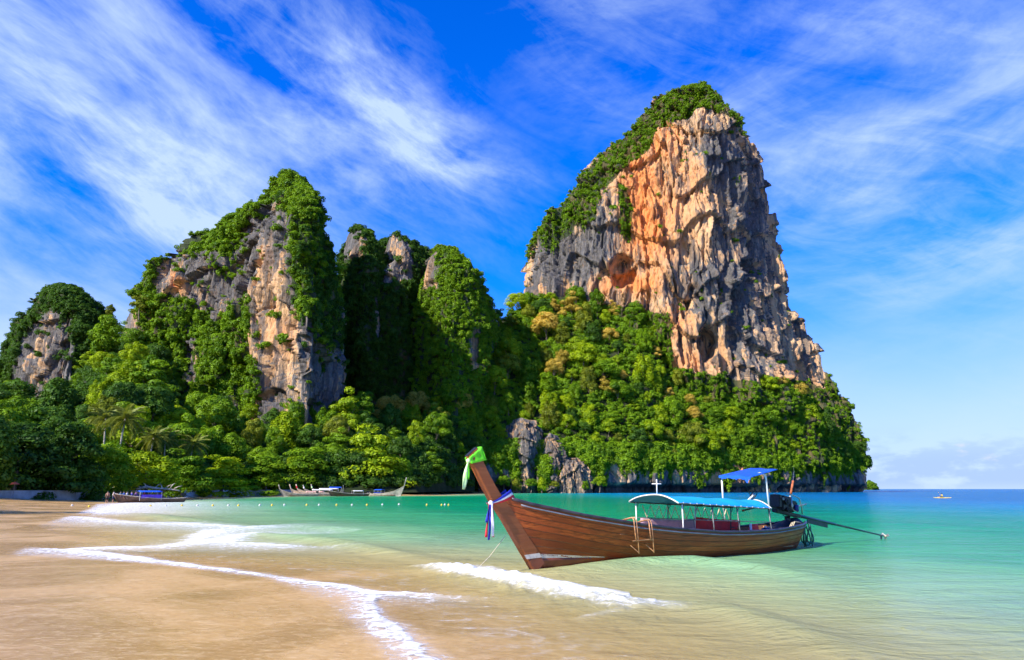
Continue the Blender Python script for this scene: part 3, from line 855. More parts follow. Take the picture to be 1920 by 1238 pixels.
    body = np.stack([np.interp(depth, stops, bayc[:, k]) * bay + np.interp(depth, stops, opnc[:, k]) * (1 - bay) for k in range(3)], -1)
    o = mesh_obj('sea', np_mesh('sea', np.stack([X, Y, Z], -1), grid_faces(*X.shape), MAT['sea_water'], True, dict(depth=depth, foam=foam), dict(body=body)))
    tag(o, 'clear turquoise sea shading from sandy shallows to deep blue', 'sea', None, 'structure')
sea()
# ------------------------------------------------------------------ foliage
def leaf_material(name, dark, lite, trans=0.32):
    m, t = new_mat(name)
    oi = t.n('ShaderNodeObjectInfo').outputs['Random']
    tint = t.attr('tint')
    f = t.m('ADD', t.m('MULTIPLY', tint, 0.75), t.m('MULTIPLY', oi, 0.40), clamp=True)
    c = t.mix(f, dark, lite)
    d = t.n('ShaderNodeBsdfDiffuse')
    t.put(d.inputs[0], c)
    tr = t.n('ShaderNodeBsdfTranslucent')
    t.put(tr.inputs[0], t.mix(1.0, c, (1.25, 1.15, 0.4), 'MULTIPLY'))
    mx = t.n('ShaderNodeMixShader')
    mx.inputs[0].default_value = trans
    t.t.links.new(d.outputs[0], mx.inputs[1])
    t.t.links.new(tr.outputs[0], mx.inputs[2])
    gl = t.n('ShaderNodeBsdfGlossy')
    gl.inputs['Roughness'].default_value = 0.5
    gl.inputs[0].default_value = (0.8, 0.85, 0.8, 1)
    m2 = t.n('ShaderNodeMixShader')
    m2.inputs[0].default_value = 0.015
    t.t.links.new(mx.outputs[0], m2.inputs[1])
    t.t.links.new(gl.outputs[0], m2.inputs[2])
    t.t.links.new(m2.outputs[0], t.out.inputs[0])
    return m
leaf_material('leaf_bright', (0.085, 0.190, 0.003), (0.400, 0.520, 0.008))
leaf_material('leaf_mid', (0.040, 0.120, 0.003), (0.240, 0.400, 0.010))
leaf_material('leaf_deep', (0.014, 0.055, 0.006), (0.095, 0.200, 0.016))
leaf_material('leaf_gold', (0.22, 0.20, 0.012), (0.74, 0.52, 0.09))
leaf_material('leaf_olive', (0.060, 0.100, 0.006), (0.300, 0.340, 0.022))
leaf_material('leaf_palm', (0.07, 0.105, 0.008), (0.28, 0.31, 0.05), 0.25)
simple_mat('bark', (0.17, 0.13, 0.095), 0.9, var=0.4, scale=3.0)
simple_mat('pale_bark', (0.42, 0.37, 0.31), 0.9, var=0.3, scale=3.0)

def leaf_cloud(lobes, nleaf, leaf, seed, jit=0.45):
    """lobes: (x,y,z,rx,rz) -> arrays of small pointed leaf faces on the outer shells"""
    g = np.random.default_rng(seed)
    V, T = [], []
    for (cx, cy, cz, rx, rz) in lobes:
        n = int(nleaf * (0.7 + 0.6 * g.random()))
        d = g.normal(size=(n, 3))
        d[:, 2] += 0.45
        d /= np.linalg.norm(d, axis=1, keepdims=True)
        rad = (0.72 + 0.36 * g.random(n))[:, None]
        P = np.array([cx, cy, cz]) + d * rad * np.array([rx, rx, rz])
        nn = d * np.array([1, 1, 1.0]) + jit * g.normal(size=(n, 3)) * 0.6 + np.array([0, 0, 0.35])
        nn /= np.linalg.norm(nn, axis=1, keepdims=True)
        a = np.cross(nn, g.normal(size=(n, 3)))
        a /= np.linalg.norm(a, axis=1, keepdims=True)
        b = np.cross(nn, a)
        s = leaf * (0.55 + 0.8 * g.random(n))[:, None]
        V.append(np.stack([P - a * s * 0.8, P + b * s * 0.45 - nn * s * 0.1, P + a * s * 0.8, P - b * s * 0.45 - nn * s * 0.1], 1))
        tl = np.clip(0.5 + 0.28 * g.normal() + 0.22 * g.normal(size=n), 0, 1)
        T.append(np.repeat(tl[:, None], 4, 1))
    V = np.concatenate(V)
    T = np.concatenate(T)
    return V.reshape(-1, 3), np.arange(len(V) * 4).reshape(-1, 4), T.ravel()
def leaf_mesh(name, lobes, nleaf, leaf, seed, mat='leaf_mid', jit=0.45):
    V, F, T = leaf_cloud(lobes, nleaf, leaf, seed, jit)
    return np_mesh(name, V, F, MAT[mat], False, dict(tint=T))
def crown_lobes(kind, seed):
    g = np.random.default_rng(seed)
    L = []
    if kind == 'round':
        for k in range(30):
            u = g.random() * 2 * math.pi
            h = g.random() ** 0.8
            r = 4.6 * math.sqrt(max(0, 1 - (h * 0.95) ** 2)) * (0.75 + 0.4 * g.random())
            L.append((r * math.cos(u), r * math.sin(u), 4.5 + 7.2 * h, 1.35 + 1.0 * g.random(), 1.1 + 0.7 * g.random()))
        L.append((0, 0, 8, 3.5, 3.2))
    elif kind == 'tiered':
        for k in range(30):
            tier = g.integers(0, 4)
            u = g.random() * 2 * math.pi
            r = (6.4 - 1.25 * tier) * math.sqrt(g.random()) * (0.8 + 0.3 * g.random())
            L.append((r * math.cos(u), r * math.sin(u), 5.0 + 2.1 * tier + 0.95 * g.normal() - 0.10 * r, 1.5 + 0.9 * g.random(), 0.75 + 0.45 * g.random()))
        L.append((0, 0, 7.5, 3.0, 2.4))
    elif kind == 'tall':
        for k in range(28):
            u = g.random() * 2 * math.pi
            h = g.random()
            r = 3.1 * math.sin(0.25 + 2.6 * h) * (0.7 + 0.5 * g.random())
            L.append((r * math.cos(u), r * math.sin(u), 3.2 + 10.5 * h, 1.2 + 0.8 * g.random(), 1.2 + 0.8 * g.random()))
        L.append((0, 0, 8.5, 2.4, 4.2))
    elif kind == 'draped':                       # smothered in creeper
        for k in range(30):
            u = g.random() * 2 * math.pi
            h = g.random()
            r = (3.6 - 1.6 * h) * (0.7 + 0.4 * g.random())
            L.append((r * math.cos(u), r * math.sin(u), 0.6 + 9.5 * h, 1.0 + 0.7 * g.random(), 1.5 + 1.3 * g.random()))
        L.append((0, 0, 5, 2.6, 4.5))
    return L
def trunk_mesh(name, seed, h=6.0, r=0.32, mat='bark'):
    g = np.random.default_rng(seed)
    V, F = [], []
    def limb(p0, p1, r0, r1, bend):
        n0 = len(V)
        p0, p1 = np.array(p0, float), np.array(p1, float)
        for k in range(5):
            q = k / 4
            c = p0 + (p1 - p0) * q + bend * math.sin(q * math.pi)
            rr = r0 + (r1 - r0) * q
            for j in range(7):
                a = 2 * math.pi * j / 7
                V.append((c[0] + rr * math.cos(a), c[1] + rr * math.sin(a), c[2]))
        for k in range(4):
            for j in range(7):
                F.append((n0 + k * 7 + j, n0 + k * 7 + (j + 1) % 7, n0 + (k + 1) * 7 + (j + 1) % 7, n0 + (k + 1) * 7 + j))
    limb((0, 0, -2.5), (0.3, 0.1, h), r * 1.5, r * 0.6, np.array([0.3, 0.2, 0]))
    for k in range(5):
        a = 2 * math.pi * k / 5 + g.random()
        z0 = h * (0.55 + 0.4 * g.random())
        limb((0.25, 0.1, z0), (2.6 * math.cos(a), 2.6 * math.sin(a), z0 + 2.0 + 1.6 * g.random()), r * 0.55, r * 0.15, np.array([0, 0, 0.4]))
    return np_mesh(name, np.array(V), np.array(F), MAT[mat])
CROWN = {}
for kind in ('round', 'tiered', 'tall', 'draped'):
    CROWN[kind] = [leaf_mesh('crown_' + kind, crown_lobes(kind, 11 * k + 3), 270, 0.36, 50 + k) for k in range(3)]
FINE = {}
for kind in ('round', 'tiered'):
    FINE[kind] = [leaf_mesh('crown_fine_' + kind, [(a, b, 13 - (13 - c) * 1.38, d, e) for a, b, c, d, e in crown_lobes(kind, 7 * k + 1) + crown_lobes(kind, 7 * k + 2)], 190, 0.36, 80 + k) for k in range(2)]
TRUNKS = [trunk_mesh('trunk', 5 + k) for k in range(2)]
TREES = []
def tree(name, P, kind, mat, sw, sh, fine=False, pale=False):
    r = random
    o = empty(name, P, r.random() * 6.28)
    o.scale = (sw, sw * r.uniform(0.92, 1.08), sh)
    t = bpy.data.objects.new('trunk', r.choice(TRUNKS))
    link(t, o)
    c = bpy.data.objects.new('crown', r.choice((FINE if fine else CROWN)[kind]))
    c.material_slots[0].link = 'OBJECT'
    c.material_slots[0].material = MAT[mat]
    link(c, o)
    TREES.append(o)
    return o
LOOK = {'leaf_bright': 'bright green', 'leaf_mid': 'leafy green', 'leaf_deep': 'dark green', 'leaf_gold': 'golden-flowered', 'leaf_olive': 'olive green'}
SHAPE = {'round': 'round-crowned', 'tiered': 'flat-tiered', 'tall': 'tall narrow', 'draped': 'creeper-draped'}
ORD = ['first', 'second', 'third', 'fourth', 'fifth', 'sixth', 'seventh', 'eighth', 'ninth', 'tenth', 'eleventh', 'twelfth', 'thirteenth', 'fourteenth', 'fifteenth', 'sixteenth', 'seventeenth', 'eighteenth',
       'nineteenth', 'twentieth'] + ['%d%s' % (k, {1: 'st', 2: 'nd', 3: 'rd'}.get(k % 10, 'th')) for k in range(21, 99)]
def label_rows(items, where, group):
    """items (object, kind, mat, zone): alike trees of one zone are told apart by their order from the left"""
    sets = {}
    for o, kind, mat, zone in items:
        sets.setdefault((kind, mat, zone), []).append(o)
    for (kind, mat, zone), lst in sets.items():
        lst.sort(key=lambda o: o.location.x / o.location.y)
        for k, o in enumerate(lst):
            lab = '%s %s tree %s' % (SHAPE[kind], LOOK[mat], where[zone])
            if len(lst) > 1:
                lab += ', %s from left' % ORD[k]
            tag(o, lab, 'tree', group)

def dart(P, n_try, sx, sy, keep, seed, lo=0.0, hi=1.0):
    """pick spots on a hillside grid, kept apart as seen from the beach"""
    g = np.random.default_rng(seed)
    nv, nc = P.shape[:2]
    nv -= 8
    got, res = [], []
    for _ in range(n_try):
        a = (lo + (hi - lo) * g.random()) * (nv - 1)
        b = g.random() * (nc - 1)
        p = P[int(a), int(b)] * (1 - 0.0)
        qx, qy = proj(p)
        if not keep(qx, qy):
            continue
        if all(((qx - x) / sx) ** 2 + ((qy - y) / sy) ** 2 > 1 for x, y in got):
            got.append((qx, qy))
            res.append((p, float(qx), float(qy), a / (nv - 1)))
    return res
def rock_here(x, y):
    return (940 < x < 1050 and 815 < y < 893) or (1028 < x < 1118 and 845 < y < 930)
items = []
for p, qx, qy, tt in dart(HILL, 6000, 32, 19, lambda x, y: 850 < x < 1632 and not rock_here(x, y), 21):
    u = random.random()
    kind = random.choices(['round', 'tiered', 'tall', 'draped'], [4, 2, 2, 3])[0]
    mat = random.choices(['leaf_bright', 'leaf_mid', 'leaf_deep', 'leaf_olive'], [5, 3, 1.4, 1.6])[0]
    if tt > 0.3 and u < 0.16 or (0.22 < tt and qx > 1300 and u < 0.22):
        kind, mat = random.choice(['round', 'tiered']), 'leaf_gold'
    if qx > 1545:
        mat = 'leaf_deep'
    s = (0.60 + 1.05 * random.random() ** 1.6) * (0.85 if kind == 'tiered' else 1.0)
    if tt > 0.97:
        s *= 0.8
    if 930 < qx < 1120 and qy > 885:
        s *= 0.5
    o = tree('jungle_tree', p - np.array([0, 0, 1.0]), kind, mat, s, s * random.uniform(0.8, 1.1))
    items.append((o, kind, mat, 0 if tt < 0.33 else 1 if tt < 0.66 else 2))
for k, (px, sc, mt) in enumerate(((944, 0.62, 'leaf_mid'), (968, 0.55, 'leaf_olive'), (996, 0.50, 'leaf_mid'), (1016, 0.60, 'leaf_bright'), (1040, 0.42, 'leaf_olive'), (1098, 0.45, 'leaf_mid'), (1124, 0.6, 'leaf_bright'))):
    b = at(px, 917, 333.0 if px < 1030 else 340.0)
    b[2] = 1.5
    o = tree('shore_bush', b, 'draped' if k % 2 else 'round', mt, sc, sc * 0.85)
    tag(o, 'leafy bush at the waterline below the pale outcrops, %s from left' % ORD[k], 'bush', 'bushes below the outcrops')
label_rows(items, {0: 'low on headland above the sea cliff', 1: 'halfway up the headland slope', 2: 'high on headland under the rock wall'}, 'jungle trees on the headland slope')
items = []
for p, qx, qy, tt in dart(LOW, 5000, 40, 17, lambda x, y: -40 < x < 905, 33, lo=0.10):
    kind = random.choices(['round', 'tiered', 'tall', 'draped'], [4, 3, 2, 2])[0]
    mat = random.choices(['leaf_bright', 'leaf_mid', 'leaf_deep', 'leaf_olive'], [3, 4, 2, 1])[0]
    if tt > 0.85 and 600 < qx < 800 and random.random() < 0.4:
        kind, mat = 'round', 'leaf_gold'
    if qx < 140:
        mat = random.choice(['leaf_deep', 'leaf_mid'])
    s = (0.65 + 0.8 * random.random() ** 1.5) * (0.8 if tt < 0.35 else 1.0)
    o = tree('jungle_tree', p - np.array([0, 0, 0.6]), kind, mat, s, s * random.uniform(0.85, 1.1))
    items.append((o, kind, mat, 0 if tt < 0.4 else 1 if tt < 0.75 else 2))
label_rows(items, {0: 'in the grove just behind the beach', 1: 'in the middle of the wooded flat', 2: 'at the foot of the limestone peaks'}, 'jungle trees on the flat behind the beach')
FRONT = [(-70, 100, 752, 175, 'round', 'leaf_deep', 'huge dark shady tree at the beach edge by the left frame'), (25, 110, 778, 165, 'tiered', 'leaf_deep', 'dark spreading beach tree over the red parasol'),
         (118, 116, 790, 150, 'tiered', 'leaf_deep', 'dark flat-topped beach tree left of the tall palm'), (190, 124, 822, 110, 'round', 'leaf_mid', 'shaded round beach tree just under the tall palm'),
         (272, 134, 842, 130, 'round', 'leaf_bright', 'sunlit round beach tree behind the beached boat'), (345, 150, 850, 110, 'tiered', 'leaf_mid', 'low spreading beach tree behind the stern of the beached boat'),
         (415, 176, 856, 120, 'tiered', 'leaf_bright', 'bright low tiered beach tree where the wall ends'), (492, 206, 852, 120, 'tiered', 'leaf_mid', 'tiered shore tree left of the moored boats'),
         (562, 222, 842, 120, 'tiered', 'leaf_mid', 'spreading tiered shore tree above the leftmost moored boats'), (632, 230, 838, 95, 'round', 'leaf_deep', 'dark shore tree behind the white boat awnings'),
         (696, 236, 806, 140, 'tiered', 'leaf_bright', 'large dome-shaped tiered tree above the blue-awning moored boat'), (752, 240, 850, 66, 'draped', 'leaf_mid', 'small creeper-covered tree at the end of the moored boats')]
for px, Y, top, wpx, kind, mat, lab in FRONT:
    p = at(px, 917, Y)
    zt = at(px, top, Y)[2]
    p[2] = 0.9
    H = zt - 0.9
    o = tree('beach_tree', p, kind, mat, wpx * Y / FPX / 13.0, H / 13.0, fine=kind in FINE)
    tag(o, lab, 'tree', 'trees along the beach')
for k, (x, y, h) in enumerate([(-62, 30, 17), (-58, 44, 15), (-80, 52, 18)]):
    o = tree('beach_tree', (x, y, 0.9), 'tiered', 'leaf_deep', h / 12, h / 13, fine=False)
    tag(o, 'shady beach tree beyond the frame, %s along the sand' % ORD[k], 'tree', 'trees along the beach')

# ------------------------------------------------------------------ coconut palms
def frond_mesh(name, seed, L=4.2, droop=1.0):
    g = np.random.default_rng(seed)
    V, F, T = [], [], []
    n = 26
    pts = []
    for k in range(n + 1):
        q = k / n
        pts.append(np.array([L * q * (1 - 0.12 * droop * q), 0, 1.15 * math.sin(q * 1.7) - droop * 2.9 * q ** 2.1]))
    for k in range(n):
        a, b = pts[k], pts[k + 1]
        i = len(V)
        w = 0.05 * (1 - 0.7 * k / n)
        V += [a + (0, w, 0), b + (0, w, 0), b - (0, w, 0), a - (0, w, 0)]
        F.append((i, i + 1, i + 2, i + 3))
        T += [0.9] * 4
        if k < 2:
            continue
        ll = 0.95 * math.sin(0.35 + 2.5 * k / n) + 0.1
        for s in (-1, 1):
            tip = a + np.array([0.45 * ll, s * ll * 0.75, -0.75 * ll * (0.7 + 0.5 * g.random())])
            i = len(V)
            V += [a, (a * 0.5 + tip * 0.5) + np.array([0.10, 0, 0.10]), tip, (a * 0.5 + tip * 0.5) - np.array([0.10, 0, 0])]
            F.append((i, i + 1, i + 2, i + 3))
            T += [float(np.clip(0.5 + 0.25 * g.normal(), 0, 1))] * 4
    return np_mesh(name, np.array(V), np.array(F), MAT['leaf_palm'], False, dict(tint=np.array(T)))
FRONDS = [frond_mesh('frond', k, 4.3, d) for k, d in enumerate((0.7, 1.1, 1.5))]
def palm(px, Y, crown_py, sc, lean, lab, z0=1.0):
    base = at(px, 917, Y)
    base[2] = z0
    H = at(px, crown_py, Y)[2] - z0
    o = empty('coconut_palm', base)
    V, F = [], []
    n = 14
    for k in range(n + 1):
        q = k / n
        r = (0.20 + 0.10 * (1 - q) ** 6 - 0.05 * q) * (1 + (0.05 if k % 2 else 0)) * sc
        for j in range(9):
            a = 2 * math.pi * j / 9
            V.append((lean * q * q + r * math.cos(a), r * math.sin(a), -0.4 + (H + 0.4) * q))
    F = grid_faces(n + 1, 9, True)
    t = mesh_obj('trunk', np_mesh('trunk', np.array(V), F, MAT['pale_bark']), o)
    for k in range(26):
        f = bpy.data.objects.new('frond', FRONDS[k % 3])
        up = -0.75 + 2.0 * ((k * 7) % 26) / 25
        f.rotation_euler = (random.uniform(-0.3, 0.3), -up, k * 2.4 + random.uniform(-0.2, 0.2))
        f.location = (lean, 0, H - 0.6)
        f.scale = (sc, sc, sc)
        link(f, o)
    tag(o, lab, 'palm tree', 'coconut palms behind the beach')
palm(213, 130, 782, 1.0, 0.5, 'tall coconut palm with pale bare trunk standing clear of the grove')
palm(186, 140, 782, 0.95, -0.6, 'coconut palm just left of the tallest palm')
palm(2, 120, 812, 0.95, -0.8, 'drooping coconut palm cut by the left frame edge')
palm(272, 152, 818, 0.95, 0.6, 'coconut palm just right of the tallest palm')
palm(303, 160, 822, 0.95, -0.5, 'coconut palm between the tallest palm and the brown-fronded one')
palm(348, 166, 832, 1.0, 0.8, 'low brownish coconut palm furthest along the row of palms')

# ------------------------------------------------------------------ creepers and scrub on the rock
PROTO = bpy.data.collections.new('clump_shapes')
g0 = np.random.default_rng(5)
for k in range(4):
    lob = [(g0.normal() * 0.7, g0.normal() * 0.7, g0.normal() * 0.35 + 0.3, 0.75 + 0.4 * g0.random(), 0.6 + 0.3 * g0.random()) for _ in range(5)]
    PROTO.objects.link(bpy.data.objects.new('clump_a%d' % k, leaf_mesh('clump', lob, 95, 0.30, 300 + k)))
for k in range(3):
    lob = [(g0.normal() * 0.5, g0.normal() * 0.5, -0.9 * q + 0.6, 0.75 - 0.08 * q, 0.8) for q in range(5)]
    PROTO.objects.link(bpy.data.objects.new('clump_b%d' % k, leaf_mesh('creeper', lob, 90, 0.28, 320 + k)))
def scatter(name, P, rot, scl, idx, mats, label, cat):
    """one mass of foliage: clumps of leaves set out on points"""
    me = bpy.data.meshes.new(name)
    me.vertices.add(len(P))
    me.vertices.foreach_set('co', np.ascontiguousarray(P, np.float32).ravel())
    for nm, ty, key, arr in (('rot', 'FLOAT_VECTOR', 'vector', rot), ('scl', 'FLOAT_VECTOR', 'vector', scl), ('idx', 'INT', 'value', idx)):
        a = me.attributes.new(nm, ty, 'POINT')
        a.data.foreach_set(key, np.ascontiguousarray(arr, np.int32 if ty == 'INT' else np.float32).ravel())
    o = mesh_obj(name, me)
    ng = bpy.data.node_groups.new(name, 'GeometryNodeTree')
    ng.interface.new_socket('Geometry', in_out='INPUT', socket_type='NodeSocketGeometry')
    ng.interface.new_socket('Geometry', in_out='OUTPUT', socket_type='NodeSocketGeometry')
    N, L = ng.nodes, ng.links
    gi, go = N.new('NodeGroupInput'), N.new('NodeGroupOutput')
    ci = N.new('GeometryNodeCollectionInfo')
    ci.inputs[0].default_value = PROTO
    ci.inputs[1].default_value = True
    ci.inputs[2].default_value = True
    ip = N.new('GeometryNodeInstanceOnPoints')
    def na(nm, ty):
        n = N.new('GeometryNodeInputNamedAttribute')
        n.data_type = ty
        n.inputs[0].default_value = nm
        return n.outputs[0]
    L.new(gi.outputs[0], ip.inputs['Points'])
    L.new(ci.outputs[0], ip.inputs['Instance'])
    ip.inputs['Pick Instance'].default_value = True
    L.new(na('idx', 'INT'), ip.inputs['Instance Index'])
    L.new(na('rot', 'FLOAT_VECTOR'), ip.inputs['Rotation'])
    L.new(na('scl', 'FLOAT_VECTOR'), ip.inputs['Scale'])
    sm_ = N.new('GeometryNodeSetMaterial')
    L.new(ip.outputs[0], sm_.inputs[0])
    sm_.inputs['Material'].default_value = MAT[mats]
    L.new(sm_.outputs[0], go.inputs[0])
    o.modifiers.new('scatter', 'NODES').node_group = ng
    me.materials.append(MAT[mats])
    tag(o, label, cat, None, 'stuff')
    return o
def sites_scatter(name, P, N, W, area, smin, smax, mat, label, seed, hang=0.5, lift=0.3, flare=1.0):
    g = np.random.default_rng(seed)
    n = int(min(W.sum() / area, 9000))
    if n < 3:
        return
    i = g.choice(len(P), n, p=W / W.sum())
    pts = P[i] + N[i] * (lift * g.random((n, 1)) + 0.1) + g.normal(size=(n, 3)) * 0.35
    rot = np.zeros((n, 3))
    rot[:, 2] = g.random(n) * 6.283
    s = smin + (smax - smin) * g.random(n) ** 2
    scl = np.stack([s, s, s * (0.8 + 0.5 * g.random(n))], 1)
    steep = np.abs(N[i][:, 2]) < 0.5
    idx = np.where(steep & (g.random(n) < hang), g.integers(4, 7, n), g.integers(0, 4, n))
    scatter(name, pts, rot, scl, idx, mat, label, 'foliage')
CL = [('leaf_mid', 'scrub and small trees on the ledges and crest of the great tower'), ('leaf_mid', 'creepers and trees over the flanks of the pointed peak'), ('leaf_deep', 'jungle cap and creepers on the small rounded stack'),
      ('leaf_deep', 'dark creepers over the shaded pinnacle'), ('leaf_deep', 'dark creepers round the bare grey pinnacle'), ('leaf_mid', 'green creepers over the round-topped stack'), ('leaf_deep', 'dark creepers over the wall joining the pinnacles')]
for k, ((P, N, W), (mat, lab)) in enumerate(zip(SITES['cliff'], CL)):
    if k == 1:      # same creepers; shade of the flank turned from the sun put into leaf colour
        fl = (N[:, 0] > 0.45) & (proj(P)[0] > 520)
        sites_scatter('cliff_foliage', P, N, W * fl, 2.4, 0.6, 1.75, 'leaf_deep', 'creepers over the right flank of the pointed peak, shade put into leaf colour', 540)
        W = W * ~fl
    sites_scatter('cliff_foliage', P, N, W, 2.4 if k else 1.9, 0.6, 1.75 if k else 1.5, mat, lab, 500 + k)
for k, (P, N, W) in enumerate(SITES['sea_cliff']):
    sites_scatter('cliff_foliage', P, N, W, 0.9, 0.9, 2.2, 'leaf_mid', 'creepers hanging over the undercut sea cliff', 520 + k, 0.7)
def floor_scatter(P, lo, hi, n, smin, smax, mat, label, seed, keep=None):
    g = np.random.default_rng(seed)
    nv, nc = P.shape[0] - 8, P.shape[1]
    a, b = g.random(n) * (hi - lo) + lo, g.random(n)
    ia, ib = a * (nv - 1.001), b * (nc - 1.001)
    i0, j0 = ia.astype(int), ib.astype(int)
    fa, fb = (ia - i0)[:, None], (ib - j0)[:, None]
    pts = (P[i0, j0] * (1 - fa) + P[i0 + 1, j0] * fa) * (1 - fb) + (P[i0, j0 + 1] * (1 - fa) + P[i0 + 1, j0 + 1] * fa) * fb
    if keep is not None:
        pts = pts[keep(*proj(pts))]
    n = len(pts)
    rot = np.zeros((n, 3))
    rot[:, 2] = g.random(n) * 6.283
    s = smin + (smax - smin) * g.random(n)
    pts[:, 2] += s * 0.5
    scatter('undergrowth', pts, rot, np.stack([s, s, s * (0.8 + 0.6 * g.random(n))], 1), g.integers(0, 4, n), mat, label, 'undergrowth')
rk = lambda x, y: ~(((x > 945) & (x < 1045) & (y > 830) & (y < 880)) | ((x > 1030) & (x < 1112) & (y > 850)))
floor_scatter(HILL, 0.04, 1.0, 4200, 0.8, 1.8, 'leaf_mid', 'tangled undergrowth and saplings on the headland slope', 601, rk)
floor_scatter(LOW, 0.04, 1.0, 4200, 0.8, 1.9, 'leaf_deep', 'tangled undergrowth between the trees behind the beach', 603)
# ------------------------------------------------------------------ mesh builder
class MB:
    def __init__(self):
        self.v, self.f = [], []
    def box(self, c, s, rot=None, taper=1.0):
        i = len(self.v)
        m = Matrix.Identity(3) if rot is None else rot
        for z in (-1, 1):
            k = taper if z > 0 else 1.0
            for y in (-1, 1):
                for x in (-1, 1):
                    self.v.append(tuple(Vector(c) + m @ Vector((x * s[0] * k / 2, y * s[1] * k / 2, z * s[2] / 2))))
        for q in ((0, 2, 3, 1), (4, 5, 7, 6), (0, 1, 5, 4), (2, 6, 7, 3), (0, 4, 6, 2), (1, 3, 7, 5)):
            self.f.append(tuple(i + k for k in q))
        return self
    def tube(self, pts, r, n=8, closed=False):
        pts = [Vector(p) for p in pts]
        m = len(pts)
        rs = r if isinstance(r, (list, tuple)) else [r] * m
        i0 = len(self.v)
        up = Vector((0, 0, 1))
        prev = None
        for k, p in enumerate(pts):
            a = pts[(k - 1) % m] if (closed or k > 0) else p
            b = pts[(k + 1) % m] if (closed or k < m - 1) else p
            d = (b - a)
            d = d.normalized() if d.length > 1e-9 else Vector((1, 0, 0))
            ref = prev if prev is not None else (up if abs(d.z) < 0.9 else Vector((1, 0, 0)))
            x = (ref - d * ref.dot(d))
            x = x.normalized() if x.length > 1e-6 else d.orthogonal().normalized()
            y = d.cross(x)
            prev = x
            for j in range(n):
                an = 2 * math.pi * j / n
                self.v.append(tuple(p + (x * math.cos(an) + y * math.sin(an)) * rs[k]))
        for k in range(m if closed else m - 1):
            k2 = (k + 1) % m
            for j in range(n):
                self.f.append((i0 + k * n + j, i0 + k * n + (j + 1) % n, i0 + k2 * n + (j + 1) % n, i0 + k2 * n + j))
        if not closed:
            self.f.append(tuple(i0 + j for j in range(n))[::-1])
            self.f.append(tuple(i0 + (m - 1) * n + j for j in range(n)))
        return self
    def grid(self, rows, thick=0.0, axis=(0, 0, 1)):
        """rows of points -> sheet, given a thickness along an axis"""
        nr, nc = len(rows), len(rows[0])
        i = len(self.v)
        for r in rows:
            self.v += [tuple(p) for p in r]
        q = lambda a, b: i + a * nc + b
        for a in range(nr - 1):
            for b in range(nc - 1):
                self.f.append((q(a, b), q(a, b + 1), q(a + 1, b + 1), q(a + 1, b)))
        if thick:
            j = len(self.v)
            ax = Vector(axis) * thick
            for r in rows:
                self.v += [tuple(Vector(p) - ax) for p in r]
            w = lambda a, b: j + a * nc + b
            for a in range(nr - 1):
                for b in range(nc - 1):
                    self.f.append((w(a, b), w(a + 1, b), w(a + 1, b + 1), w(a, b + 1)))
            for a in range(nr - 1):
                self.f.append((q(a, 0), q(a + 1, 0), w(a + 1, 0), w(a, 0)))
                self.f.append((q(a + 1, nc - 1), q(a, nc - 1), w(a, nc - 1), w(a + 1, nc - 1)))
            for b in range(nc - 1):
                self.f.append((q(0, b + 1), q(0, b), w(0, b), w(0, b + 1)))
                self.f.append((q(nr - 1, b), q(nr - 1, b + 1), w(nr - 1, b + 1), w(nr - 1, b)))
        return self
    def lathe(self, prof, c=(0, 0, 0), n=16, rot=None):
        """profile of (radius, height) turned round z"""
        i = len(self.v)
        m = Matrix.Identity(3) if rot is None else rot
        for r, z in prof:
            for j in range(n):
                a = 2 * math.pi * j / n
                self.v.append(tuple(Vector(c) + m @ Vector((r * math.cos(a), r * math.sin(a), z))))
        for k in range(len(prof) - 1):
            for j in range(n):
                self.f.append((i + k * n + j, i + k * n + (j + 1) % n, i + (k + 1) * n + (j + 1) % n, i + (k + 1) * n + j))
        self.f.append(tuple(i + j for j in range(n))[::-1])
        self.f.append(tuple(i + (len(prof) - 1) * n + j for j in range(n)))
        return self
    def build(self, name, mat, parent=None, smooth=False, bevel=0.0):
        me = bpy.data.meshes.new(name)
        me.from_pydata(self.v, [], self.f)
        me.update()
        me.materials.append(MAT[mat])
        if bevel or smooth:
            bm = bmesh.new()
            bm.from_mesh(me)
            bmesh.ops.recalc_face_normals(bm, faces=bm.faces)
            if bevel:
                bmesh.ops.bevel(bm, geom=[e for e in bm.edges if e.calc_face_angle(0) > 0.6], offset=bevel, segments=2, affect='EDGES', clamp_overlap=True)
            bm.to_mesh(me)
            bm.free()
        if smooth:
            for p in me.polygons:
                p.use_smooth = True
        return mesh_obj(name, me, parent)

